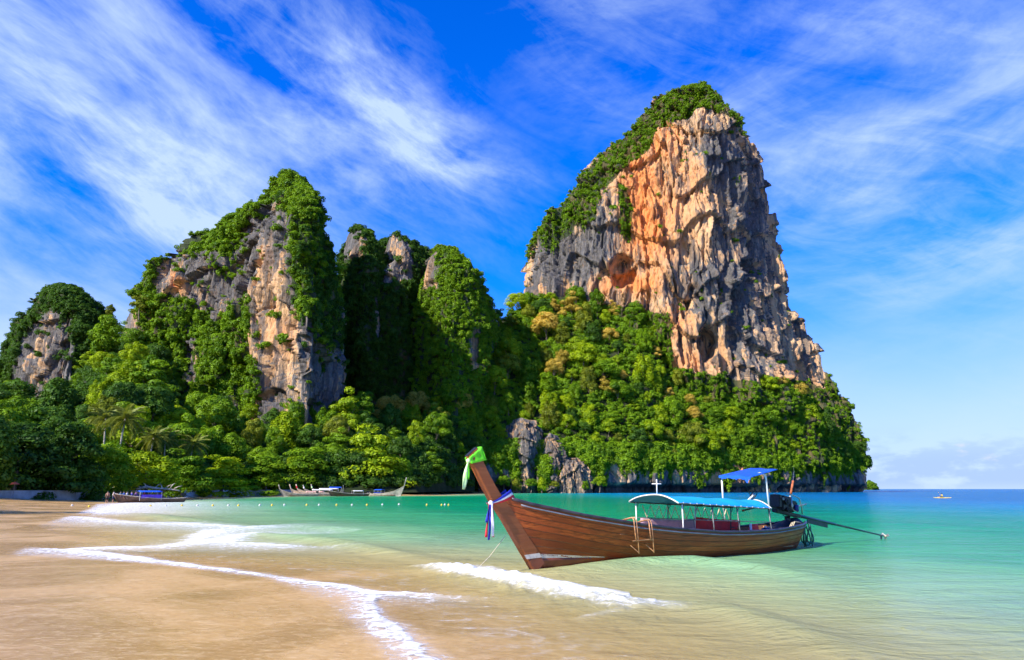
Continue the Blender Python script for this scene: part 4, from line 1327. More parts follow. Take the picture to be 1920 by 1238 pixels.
def wood_material(name, c0, c1, c2, rough=0.42, wear=0.35):
    m, t = new_mat(name)
    p = t.n('ShaderNodeTexCoord').outputs['Object']
    oi = t.n('ShaderNodeObjectInfo').outputs['Random']
    x, y, z = t.xyz(p)[0:3]
    off = t.m('MULTIPLY', oi, 40.0)
    grain = t.noise(t.comb(t.m('ADD', t.m('MULTIPLY', x, 1.2), off), t.m('MULTIPLY', y, 14.0), t.m('MULTIPLY', z, 22.0)), 1.0, 6, 0.6, dist=0.6)
    blot = t.noise(t.comb(t.m('ADD', t.m('MULTIPLY', x, 0.9), off), y, t.m('MULTIPLY', z, 2.6)), 1.6, 5, 0.6)
    c = t.mix(t.sstep(grain, 0.3, 0.7), c0, c1)
    c = t.mix(t.sstep(blot, 0.38, 0.70), c, c2)
    c = t.mix(t.m('MULTIPLY', t.m('POWER', oi, 1.5), 0.75), c, tuple(q * 0.75 for q in c0))
    st = t.noise(t.comb(t.m('MULTIPLY', x, 3.0), y, t.m('MULTIPLY', z, 3.0)), 2.2, 5, 0.7)
    c = t.mix(t.sstep(st, 0.60, 0.74, 0.0, wear), c, (0.03, 0.015, 0.01))
    principled(t, c, t.sstep(blot, 0.3, 0.7, rough - 0.08, rough + 0.15), 0.4, t.bump(t.m('ADD', grain, t.m('MULTIPLY', st, 0.5)), 0.25, 0.02))
wood_material('hull_wood', (0.180, 0.034, 0.009), (0.54, 0.125, 0.024), (0.36, 0.068, 0.014))
wood_material('stem_wood', (0.27, 0.075, 0.020), (0.44, 0.140, 0.038), (0.35, 0.10, 0.026), 0.36, 0.2)
wood_material('deck_wood', (0.30, 0.13, 0.06), (0.42, 0.22, 0.11), (0.36, 0.17, 0.08), 0.6)
wood_material('orange_wood', (0.50, 0.17, 0.05), (0.62, 0.24, 0.08), (0.55, 0.20, 0.06), 0.5)
simple_mat('bottom_paint', (0.235, 0.062, 0.028), 0.4, var=0.25, scale=2.0)
simple_mat('stripe_paint', (0.74, 0.66, 0.55), 0.55, var=0.2, scale=5.0)
simple_mat('dark_rail', (0.045, 0.035, 0.045), 0.3, var=0.5, scale=4.0)
simple_mat('blue_rail', (0.16, 0.17, 0.21), 0.35, var=0.4, scale=3.0)
simple_mat('awning_blue', (0.004, 0.36, 0.80), 0.6, var=0.12, scale=1.6)
simple_mat('roof_blue', (0.008, 0.095, 0.60), 0.55, var=0.15, scale=2.0)
simple_mat('white_trim', (0.74, 0.72, 0.68), 0.55, var=0.12, scale=8.0)
simple_mat('white_pole', (0.80, 0.78, 0.74), 0.4, var=0.12, scale=8.0)
simple_mat('grey_pole', (0.16, 0.17, 0.17), 0.45, 0.3, var=0.4, scale=9.0)
simple_mat('rusty_rail', (0.50, 0.24, 0.11), 0.5, 0.2, var=0.45, scale=7.0)
simple_mat('red_tarp', (0.86, 0.030, 0.040), 0.6, var=0.2, scale=2.5)
simple_mat('lilac_tarp', (0.62, 0.38, 0.45), 0.7, var=0.2, scale=2.0)
simple_mat('pale_cloth', (0.55, 0.62, 0.75), 0.7, var=0.3, scale=6.0)
simple_mat('engine_black', (0.018, 0.017, 0.018), 0.4, 0.3, var=0.5, scale=10.0, bump=0.3)
simple_mat('steel', (0.46, 0.44, 0.42), 0.35, 0.8, var=0.3, scale=9.0)
simple_mat('shaft_paint', (0.022, 0.045, 0.055), 0.4, 0.3, var=0.4, scale=4.0)
simple_mat('rust', (0.42, 0.12, 0.045), 0.7, 0.2, var=0.4, scale=9.0)
simple_mat('rope', (0.62, 0.52, 0.33), 0.85, var=0.3, scale=20.0)
simple_mat('hose_green', (0.03, 0.10, 0.085), 0.4, var=0.35, scale=6.0)
simple_mat('tar_black', (0.012, 0.014, 0.020), 0.6, var=0.4, scale=3.0)
simple_mat('sash_green', (0.16, 0.80, 0.02), 0.7, var=0.15, scale=5.0)
simple_mat('sash_pale', (0.62, 0.92, 0.42), 0.7, var=0.15, scale=5.0)
simple_mat('sash_blue', (0.012, 0.020, 0.36), 0.6, var=0.2, scale=6.0)
simple_mat('sash_white', (0.82, 0.80, 0.78), 0.7, var=0.08, scale=6.0)
simple_mat('sash_red', (0.62, 0.012, 0.030), 0.6, var=0.2, scale=6.0)
simple_mat('barrel_blue', (0.012, 0.030, 0.20), 0.4, var=0.2, scale=5.0)
simple_mat('purple_tarp', (0.10, 0.035, 0.50), 0.6, var=0.25, scale=2.0)
simple_mat('skin', (0.46, 0.25, 0.16), 0.55, var=0.12, scale=10.0)
simple_mat('hair', (0.02, 0.014, 0.01), 0.6, var=0.3, scale=20.0)

# ------------------------------------------------------------------ long-tail boat
BO = np.array([9.8, 25.2, 0.0])
BA = math.atan2(18.45 - 25.2, 0.684 - 9.8)
GZ = curve([(-0.6, .84), (0, .77), (2, .68), (4, .69), (5.1, .73), (7, .88), (8.5, 1.04), (10.3, 1.31), (11.8, 1.61), (12.5, 1.80)])
GB = curve([(-0.6, .30), (-0.3, .48), (0.2, .62), (1, .77), (3, .95), (6, 1.0), (8.5, .92), (10.3, .66), (11.5, .36), (12.2, .14), (12.5, .05)])
KZ = curve([(0, -.22), (3, -.32), (7, -.28), (9, -.14), (10.4, -.02), (11.2, 0.005), (11.45, .04)])
def hull_pt(s, t, off=0.0):
    gx = -0.6 + s * 13.1
    kx = 0.0 + s * 11.45
    gz, hb, kz = float(GZ(gx)), float(GB(gx)), float(KZ(kx))
    a = t * math.pi / 2
    v = float(sm(s, 0.62, 1.0))
    yy = (math.sin(a) ** 0.8) * (1 - v) + t * v
    zz = ((1 - math.cos(a)) ** 0.85) * (1 - v) + t * v
    return Vector((kx + (gx - kx) * zz, (hb + off) * yy, kz + (gz - kz) * zz))
def long_tail_boat():
    root = empty('long_tail_boat', BO, BA)
    tag(root, 'large varnished wooden long-tail boat with blue awning nosed into the shallows', 'boat')
    S = np.linspace(0, 1, 84)
    # inner skin
    for sd in (1, -1):
        mb = MB()
        mb.grid([[hull_pt(s, t) * 1 for t in np.linspace(0, 1, 14)] for s in S])
        mb.v = [(x, y * sd, z) for x, y, z in mb.v]
        mb.build('lining', 'deck_wood', root, True)
    T = [0, 0.20, 0.34, 0.47, 0.59, 0.70, 0.80, 0.90, 1.0]
    for sd in (1, -1):
        for k in range(8):
            t0, t1 = T[k] + 0.007, T[k + 1] - 0.007
            mb = MB()
            lap = 0.026 + 0.010 * (k % 2)
            rows_o = [[hull_pt(s, t0 + (t1 - t0) * q, lap) for q in (0, .5, 1)] for s in S]
            rows_i = [[hull_pt(s, t0 + (t1 - t0) * q, 0.002) for q in (0, .5, 1)] for s in S]
            n = len(mb.v)
            for ro, ri in zip(rows_o, rows_i):
                mb.v += [tuple(p) for p in ro] + [tuple(p) for p in ri[::-1]]
            for a in range(len(S) - 1):
                for b in range(6):
                    mb.f.append((n + a * 6 + b, n + a * 6 + (b + 1) % 6, n + (a + 1) * 6 + (b + 1) % 6, n + (a + 1) * 6 + b))
            mb.f.append(tuple(range(6)))
            mb.f.append(tuple(n + (len(S) - 1) * 6 + b for b in range(6))[::-1])
            mb.v = [(x, y * sd, z) for x, y, z in mb.v]
            o = mb.build('plank', 'bottom_paint' if k < 1 else 'hull_wood', root)
            for p in o.data.polygons:
                p.use_smooth = False
    # painted bottom towards the bow and the white line above it
    for sd in (1, -1):
        mb = MB()
        def zline(x, z):   # parameter t of the hull at station s where the height is z
            lo, hi = 0.0, 1.0
            for _ in range(24):
                m_ = (lo + hi) / 2
                if hull_pt(x, m_).z < z:
                    lo = m_
                else:
                    hi = m_
            return lo
        rows, rows2 = [], []
        for s in np.linspace(0.80, 0.9985, 40):
            q = (s - 0.80) / 0.1985
            z1 = 0.20 + 0.07 * q
            z2 = z1 + 0.012 + 0.115 * q
            ta, tb = zline(s, z1), zline(s, z2)
            rows.append([hull_pt(s, ta, 0.036), hull_pt(s, tb, 0.036)])
            rows2.append([hull_pt(s, w * ta, 0.0355) for w in (0.02, 0.35, 0.7, 0.995)])
        mb.grid(rows, 0.006, (0, 1, 0))
        mb.v = [(x, y * sd, z) for x, y, z in mb.v]
        mb.build('white_stripe', 'stripe_paint', root)
        mb = MB().grid(rows2, 0.006, (0, 1, 0))
        mb.v = [(x, y * sd, z) for x, y, z in mb.v]
        mb.build('bottom_plank', 'bottom_paint', root, True)
    # transom
    mb = MB()
    tr = [hull_pt(0, t) for t in np.linspace(0, 1, 12)]
    mb.grid([[p, Vector((p.x, -p.y, p.z))] for p in tr], 0.04, (-1, 0, 0))
    mb.build('transom', 'hull_wood', root)
    # stem: a deep raked plank, foot to lofty head
    st = [(11.42, -0.02, 0.42), (11.64, 0.28, 0.43), (12.03, 0.80, 0.40), (12.43, 1.35, 0.38), (12.80, 1.80, 0.35), (13.06, 2.20, 0.33), (13.32, 2.62, 0.33), (13.48, 2.88, 0.35)]
    def stem_rows(th):
        rows = []
        for k, (x, z, w) in enumerate(st):
            a, b = st[max(k - 1, 0)], st[min(k + 1, len(st) - 1)]
            d = Vector((b[0] - a[0], 0, b[1] - a[1])).normalized()
            n = Vector((d.z, 0, -d.x))
            p = Vector((x, 0, z))
            front, rear = p + n * 0.15, p + n * (0.15 - w)
            if k == len(st) - 1:
                rear = rear + d * 0.02
                front = front - d * 0.02
            rows.append((front, rear, n, d))
        return rows
    rows = stem_rows(0.1)
    def stem_piece(r0, r1, name, mat, th=0.085, grow=0.0, smooth=False):
        mb = MB()
        for (f, r, n, d) in rows[r0:r1]:
            y = th
            mb.v += [tuple(f + n * (0.02 + grow)), tuple(f + Vector((0, y, 0)) - n * 0.05), tuple(r + Vector((0, y, 0)) - n * grow), tuple(r - Vector((0, y, 0)) - n * grow), tuple(f - Vector((0, y, 0)) - n * 0.05)]
        m = r1 - r0
        for k in range(m - 1):
            for j in range(5):
                mb.f.append((k * 5 + j, k * 5 + (j + 1) % 5, k * 5 + 5 + (j + 1) % 5, k * 5 + 5 + j))
        mb.f += [tuple(range(5))[::-1], tuple((m - 1) * 5 + j for j in range(5))]
        return mb.build(name, mat, root, bevel=0.012)
    stem_piece(1, len(rows), 'stem_post', 'stem_wood')
    stem_piece(0, 2, 'stem_foot', 'bottom_paint', 0.084)
    f, r, n, d = rows[-1]
    MB().grid([[f + Vector((0, .07, 0)) + d * .012, f - Vector((0, .07, 0)) + d * .012], [r + Vector((0, .07, 0)) + d * .012, r - Vector((0, .07, 0)) + d * .012]], 0.012, tuple(d)).build('head_cap', 'tar_black', root)
    def edge_at(i, z):
        for ra, rb in zip(rows[:-1], rows[1:]):
            a_, b_ = ra[i], rb[i]
            if (a_.z - z) * (b_.z - z) <= 0:
                return a_.lerp(b_, (z - a_.z) / (b_.z - a_.z))
        return rows[0][i].copy()
    for y in (0.0885, -0.0885):
        Yv = Vector((0, y, 0))
        MB().grid([[edge_at(0, 0.27) + Yv - Vector((.03, 0, 0)), edge_at(1, 0.29) + Yv], [edge_at(0, 0.375) + Yv - Vector((.03, 0, 0)), edge_at(1, 0.40) + Yv]], 0.004, (0, 1 if y > 0 else -1, 0)).build('white_stripe', 'stripe_paint', root)
    # gunwales, one dark rail a side with a blue rubbing strake under it
    for sd in (1, -1):
        pts = []
        for s in np.linspace(0.0, 0.985, 80):
            p = hull_pt(s, 1.0, 0.03)
            pts.append((p.x, p.y * sd, p.z + 0.015))
        MB().tube(pts, 0.042, 8).build('gunwale', 'dark_rail', root, True)
        pts2 = []
        for s in np.linspace(0.0, 0.97, 80):
            p = hull_pt(s, 0.955, 0.045)
            pts2.append((p.x, p.y * sd, p.z - 0.01))
        MB().tube(pts2, 0.022, 6).build('rubbing_strake', 'blue_rail', root, True)
    # inside: floor boards, benches, ribs
    for k, y in enumerate(np.linspace(-0.55, 0.55, 6)):
        MB().box((5.0, y, 0.12), (8.4, 0.20, 0.025)).build('floor_board', 'deck_wood', root)
    for x in (3.2, 4.3, 5.4, 6.5, 7.6, 9.0):
        hb = float(GB(x)) * 0.93
        MB().box((x, 0, float(GZ(x)) - 0.30), (0.28, hb * 2, 0.035)).build('bench', 'deck_wood', root, bevel=0.008)
    for x in np.arange(-0.2, 9.0, 0.65):
        s = (x + 0.6) / 13.1
        for sd in (1, -1):
            pts = [hull_pt(s, t, -0.02) for t in np.linspace(0.25, 0.97, 8)]
            MB().tube([(p.x, p.y * sd, p.z) for p in pts], 0.028, 5).build('rib', 'orange_wood' if x < 2.5 else 'deck_wood', root)
    # fore deck
    mb = MB()
    mb.grid([[(x, y * float(GB(x)) * 0.94, float(GZ(x)) - 0.09 + 0.02 * (1 - y * y)) for y in np.linspace(-1, 1, 9)] for x in np.linspace(9.6, 12.3, 12)], 0.03)
    mb.build('fore_deck', 'hull_wood', root)
    # stern locker humped in black
    mb = MB()
    mb.grid([[(x, y * float(GB(x)) * 0.8, float(GZ(x)) - 0.12 + (0.30 * math.sin(min(1, max(0, (0.75 - x) / 1.3)) * math.pi * 0.62)) * (1 - 0.5 * y * y)) for y in np.linspace(-1, 1, 9)] for x in np.linspace(-0.5, 0.75, 14)], 0.04)
    mb.build('stern_cover', 'tar_black', root, True)
    # main awning
    X0, X1 = 6.95, 2.05
    def aw(x, y):
        q = (X0 - x) / (X0 - X1)
        hw = 0.95 - 0.20 * q
        apex, edge = 1.83 - 0.19 * q - 0.03 * math.sin(q * math.pi * 3) ** 2, 1.62 - 0.24 * q
        return Vector((x, y * hw, edge + (apex - edge) * (1 - abs(y) ** 2.1) + 0.008 * math.sin(x * 9 + y * 5)))
    mb = MB().grid([[aw(x, y) for y in np.linspace(-1, 1, 17)] for x in np.linspace(X0, X1, 30)], 0.015)
    awn = mb.build('awning', 'awning_blue', root, True)
    MB().tube([aw(X0, y) + Vector((0.0, 0, 0.005)) for y in np.linspace(-1.03, 1.03, 20)], 0.022, 6).build('hem', 'white_trim', awn, True)
    MB().tube([aw(X1, y) + Vector((0.0, 0, 0.005)) for y in np.linspace(-1.0, 1.0, 16)], 0.020, 6).build('hem', 'white_trim', awn, True)
    for sd in (1, -1):
        MB().tube([aw(x, sd) + Vector((0, 0.0, -0.02)) for x in np.linspace(X0, X1, 24)], 0.020, 6).build('edge_rail', 'grey_pole', awn, True)
        for x in np.linspace(6.7, 2.2, 15):
            p = aw(x, sd)
            MB().box((p.x, p.y + 0.012 * sd, p.z - 0.005), (0.03, 0.02, 0.032)).build('lashing', 'white_trim', awn)
    for sd in (1, -1):
        for k, x in enumerate((6.72, 5.3, 4.0, 2.2)):
            p = aw(x, sd * 0.97)
            b = (x, sd * float(GB(x)) * 0.93, float(GZ(x)) - 0.35)
            MB().tube([b, (p.x, p.y, p.z - 0.02)], 0.02, 7).build('awning_post', 'white_pole' if (k == 0 or (k == 2 and sd < 0)) else 'grey_pole', root, True)
            MB().tube([(p.x, p.y, p.z - 0.20), (p.x - 0.14, p.y, p.z - 0.03)], 0.012, 6).build('brace', 'grey_pole', root)
        MB().tube([(x, sd * 0.86, 1.135 - 0.045 * (6.6 - x)) for x in np.linspace(6.7, 2.1, 10)], 0.013, 6).build('side_rail', 'grey_pole', root, True)
    # side cloths on the far side
    def cloth(xa, xb, ztop, name, mat, drop=0.34, sag=0.0):
        rows_ = [[(x, -0.845 + 0.015 * math.sin(x * 11 + z * 4), (ztop(x) - sag * math.sin((x - xb) / (xa - xb) * math.pi)) - z) for x in np.linspace(xa, xb, 20)] for z in np.linspace(0, drop, 5)]
        return MB().grid(rows_, 0.008, (0, 1, 0)).build(name, mat, root, True)
    cloth(6.6, 4.05, lambda x: 1.12 - 0.05 * (6.6 - x), 'side_cloth', 'lilac_tarp')
    o = cloth(4.0, 1.55, lambda x: 1.10 - 0.065 * (4.0 - x), 'side_cloth', 'red_tarp', 0.42, 0.03)
    # zig-zag lashing rope
    zz = []
    for k in range(25):
        x = 6.5 - 0.19 * k
        if x < 1.95:
            break
        top = aw(max(x, X1 + .02), -1)
        zz.append((x, -0.85, top.z - 0.09) if k % 2 == 0 else (x, -0.855, 1.15 - 0.045 * (6.6 - x)))
    MB().tube(zz, 0.016, 5).build('zigzag_rope', 'rope', root)
    # cross-shaped mast on the awning
    m_ = MB().tube([(6.75, 0, 1.80), (6.74, 0, 2.28)], 0.018, 8).build('mast', 'white_pole', root, True)
    MB().tube([(6.84, -0.11, 2.15), (6.66, 0.11, 2.15)], 0.014, 8).build('cross_arm', 'white_pole', m_, True)
    # boarding ladder hooked over the side
    for x in (8.74, 8.20):
        hb, gz = float(GB(x)), float(GZ(x))
        for dx, zb in ((0.0, 0.30), (0.09, 0.62)):
            pts = [(x + dx + .04, hb - 0.42, gz + 0.05), (x + dx + .03, hb - 0.15, gz + 0.13), (x + dx, hb + 0.06, gz + 0.17), (x + dx, hb + 0.11, gz + 0.10), (x + dx - .02, hb + 0.12, gz - 0.2), (x + dx - 0.05, hb + 0.12, zb)]
            MB().tube(pts, 0.017, 7).build('ladder_rail', 'rusty_rail', root, True)
        MB().tube([(x - 0.03, hb + 0.12, 0.34), (x + 0.16, hb + 0.02, 0.52)], 0.013, 6).build('ladder_strut', 'rusty_rail', root)
    for z in (0.66,):
        MB().tube([(8.90, float(GB(8.8)) + 0.12, z - .02), (8.16, float(GB(8.2)) + 0.12, z)], 0.015, 6).build('ladder_rung', 'rusty_rail', root)
    # helm canopy
    cs = [Vector((2.45, -0.95, 2.46)), Vector((2.86, 0.60, 2.38)), Vector((1.30, 0.62, 2.66)), Vector((0.55, -0.92, 2.76))]
    def cp(a, b):
        p = (cs[0] * (1 - b) + cs[1] * b) * (1 - a) + (cs[3] * (1 - b) + cs[2] * b) * a
        return p + Vector((0, 0, 0.04 * math.sin(a * 3.1) * math.sin(b * 3.1) + 0.012 * math.sin(a * 17) * math.sin(b * 13)))
    hc = MB().grid([[cp(a, b) for b in np.linspace(0, 1, 12)] for a in np.linspace(0, 1, 12)], 0.02).build('helm_canopy', 'roof_blue', root, True)
    fr_rows = [[cp(0, b) + Vector((0.01, 0, 0.005)) for b in np.linspace(0, 1, 24)], [cp(0, b) + Vector((0.02, 0, -0.07 - 0.05 * abs(math.sin(b * 9)) * random.random() - (0.10 if 0.86 < b < 0.95 else 0))) for b in np.linspace(0, 1, 24)]]
    MB().grid(fr_rows, 0.008, (1, 0, 0)).build('valance', 'roof_blue', hc)
    MB().tube([(2.33, -0.93, 2.47), (2.30, -0.96, 1.28)], 0.030, 8).build('canopy_pole', 'white_pole', root, True)
    MB().tube([(2.30, -0.955, 1.28), (2.26, -0.93, 0.55)], 0.022, 8).build('canopy_pole', 'grey_pole', root, True)
    MB().tube([(2.20, 0.10, 2.46), (2.02, 0.42, 2.52), (1.95, 0.53, 2.48), (1.92, 0.55, 2.38), (1.88, 0.56, 1.22)], 0.030, 8).build('canopy_pole', 'white_pole', root, True)
    MB().tube([(1.88, 0.56, 1.22), (1.86, 0.56, 0.45)], 0.014, 8).build('canopy_pole', 'grey_pole', root, True)
    MB().tube([cp(0.02, 0.5) - Vector((0, 0, .03)), (2.2, -0.05, 2.1), (2.05, 0.0, 1.75)], 0.014, 6).build('hanging_cable', 'engine_black', root, True)
    # steering wheel
    wc = Vector((1.98, 0.06, 1.80))
    tilt = Matrix.Rotation(0.9, 3, 'Y') @ Matrix.Rotation(0.35, 3, 'X')
    ring = [wc + tilt @ Vector((0.17 * math.cos(a), 0.17 * math.sin(a), 0)) for a in np.linspace(0, 2 * math.pi, 25)[:-1]]
    whl = MB().tube(ring, 0.016, 7, True).build('steering_wheel', 'engine_black', root, True)
    for k in range(3):
        a = k * 2.094 + 0.5
        MB().tube([wc, wc + tilt @ Vector((0.165 * math.cos(a), 0.165 * math.sin(a), 0))], 0.011, 6).build('spoke', 'engine_black', whl)
    MB().lathe([(0.03, -0.05), (0.05, -0.03), (0.05, 0.03), (0.02, 0.05)], wc, 10, tilt).build('hub', 'steel', whl)
    MB().tube([wc - Vector((-0.03, 0, 0.02)), (2.25, 0.0, 1.62)], 0.03, 7).build('wheel_column', 'white_trim', root)
    # engine on its swivel with the long propeller shaft
    slope = math.atan2(1.31, 8.06)
    er = Matrix.Rotation(-slope, 3, 'Y')
    def ep(x, y, z):
        return Vector((0.05, 0, 1.28)) + er @ Vector((x, y, z))
    eng = MB().box(ep(0.12, 0, 0.14), (0.72, 0.42, 0.40), er).build('engine_block', 'engine_black', root, bevel=0.03)
    MB().box(ep(0.06, 0, 0.38), (0.56, 0.28, 0.16), er, 0.85).build('cylinder_head', 'engine_black', eng, bevel=0.02)
    MB().box(ep(-0.30, 0.02, 0.20), (0.30, 0.36, 0.30), er).build('gearbox', 'engine_black', eng, bevel=0.04)
    MB().box(ep(0.60, 0, 0.22), (0.16, 0.40, 0.42), er).build('radiator', 'engine_black', eng, bevel=0.015)
    rotY = Matrix.Rotation(-math.pi / 2, 3, 'X')
    for (x, z, r) in ((0.30, 0.24, 0.11), (0.22, -0.02, 0.08), (0.52, 0.30, 0.05), (-0.02, 0.16, 0.06)):
        MB().lathe([(r, 0), (r, 0.05), (r * 0.7, 0.06), (r * 0.7, 0.03), (r * 0.3, 0.03), (r * 0.3, 0.08)], ep(x, 0.21, z), 14, rotY).build('pulley', 'engine_black' if r > 0.07 else 'steel', eng, True)
    MB().lathe([(0.05, -0.12), (0.075, -0.10), (0.075, 0.10), (0.05, 0.12)], ep(-0.30, 0.24, 0.10), 12).build('fuel_filter', 'barrel_blue', eng, True)
    MB().tube([ep(0.35, 0.24, 0.50), ep(0.05, 0.24, 0.53), ep(-0.45, 0.24, 0.48), ep(-0.66, 0.22, 0.20), ep(-0.72, 0.2, -0.05)], 0.022, 8).build('guard_frame', 'steel', root, True)
    MB().tube([ep(0.05, 0.26, 0.44), ep(0.04, 0.27, 0.10), ep(-0.02, 0.27, 0.0), ep(-0.35, 0.26, -0.03)], 0.020, 8).build('guard_frame', 'steel', root, True)
    MB().tube([ep(0.35, -0.24, 0.50), ep(-0.45, -0.24, 0.50), ep(-0.66, -0.22, 0.10)], 0.022, 8).build('guard_frame', 'steel', root, True)
    MB().tube([ep(-0.25, 0.0, 0.40), ep(-0.32, 0.0, 0.62)], 0.03, 8).build('exhaust_pipe', 'steel', root, True)
    ex_ = MB().tube([ep(-0.32, 0, 0.60), ep(-0.34 - 0.13, 0, 1.10)], 0.042, 10).build('muffler', 'rust', root, True)
    e1 = ep(-0.47, 0, 1.10)
    MB().tube([e1, e1 + Vector((-0.04, 0, 0.18)), e1 + Vector((-0.07, 0.03, 0.34)), e1 + Vector((0.0, 0.05, 0.50))], 0.006, 5).build('wire', 'steel', ex_)
    MB().tube([ep(-0.62, 0.1, 0.22), ep(-0.75, 0.14, 0.26), ep(-1.02, 0.20, 0.36)], [0.02, 0.03, 0.022], 8).build('lever', 'steel', root, True)
    MB().lathe([(0.16, 0), (0.17, 0.04), (0.10, 0.06), (0.10, 0.24), (0.13, 0.26)], (-0.02, 0, 0.80), 14).build('swivel_mount', 'engine_black', root, True)
    MB().box(ep(-0.05, 0, -0.12), (1.5, 0.22, 0.12), er).build('engine_bed', 'engine_black', root, bevel=0.02)
    MB().tube([ep(0.65, 0.05, -0.06), ep(1.25, 0.05, -0.03), (1.75, 0.05, 1.40)], [0.035, 0.028, 0.02], 8).build('tiller', 'shaft_paint', root, True)
    MB().tube([(1.85, 0.02, 1.38), (2.50, 0.0, 1.30)], 0.025, 8).build('tiller_grip', 'shaft_paint', root, True)
    MB().tube([(2.50, 0.0, 1.30), (2.57, 0.0, 1.29)], 0.034, 8).build('tiller_knob', 'rust', root, True)
    MB().lathe([(0.12, -.04), (0.14, 0), (0.12, .04), (0.05, 0.045)], (1.66, 0.10, 1.50), 14, Matrix.Rotation(1.4, 3, 'X')).build('rope_coil', 'rope', root, True)
    a, b = ep(-0.6, 0, -0.10), Vector((-6.95, 0, 0.10))
    mid = a.lerp(b, 0.42)
    MB().tube([a, mid], [0.060, 0.050], 4).build('shaft_casing', 'shaft_paint', root)
    MB().tube([mid, b], [0.038, 0.026], 10).build('propeller_shaft', 'shaft_paint', root, True)
    MB().box(a.lerp(b, 0.22) - Vector((0, 0, 0.11)), (1.35, 0.03, 0.16), er).build('shaft_fin', 'shaft_paint', root)
    MB().box(b + Vector((0.35, 0, -0.06)), (0.10, 0.025, 0.18), er).build('skeg', 'shaft_paint', root)
    pr = MB().lathe([(0.02, -0.10), (0.05, -0.06), (0.055, 0.04), (0.02, 0.10)], b, 10, Matrix.Rotation(math.pi / 2, 3, 'Y')).build('propeller', 'rope', root, True)
    for k in range(3):
        an = 2.094 * k + 0.4
        MB().box(b + Vector((0, 0.10 * math.cos(an), 0.10 * math.sin(an))), (0.03, 0.10, 0.14), Matrix.Rotation(an - 1.57, 3, 'X')).build('blade', 'steel', pr, bevel=0.01)
    MB().tube([(0.15, 0.28, 0.80), (0.45, 0.30, 0.98), (0.6, 0.22, 1.12)], 0.012, 6).build('fuel_line', 'engine_black', root, True)
    return root
BOAT = long_tail_boat()
def on_boat(x, y, z):
    c, s = math.cos(BA), math.sin(BA)
    return Vector((BO[0] + c * x - s * y, BO[1] + s * x + c * y, BO[2] + z))
def loose(name, label, cat, x, y, z, group=None):
    o = empty(name, on_boat(x, y, z), BA)
    return tag(o, label, cat, group)
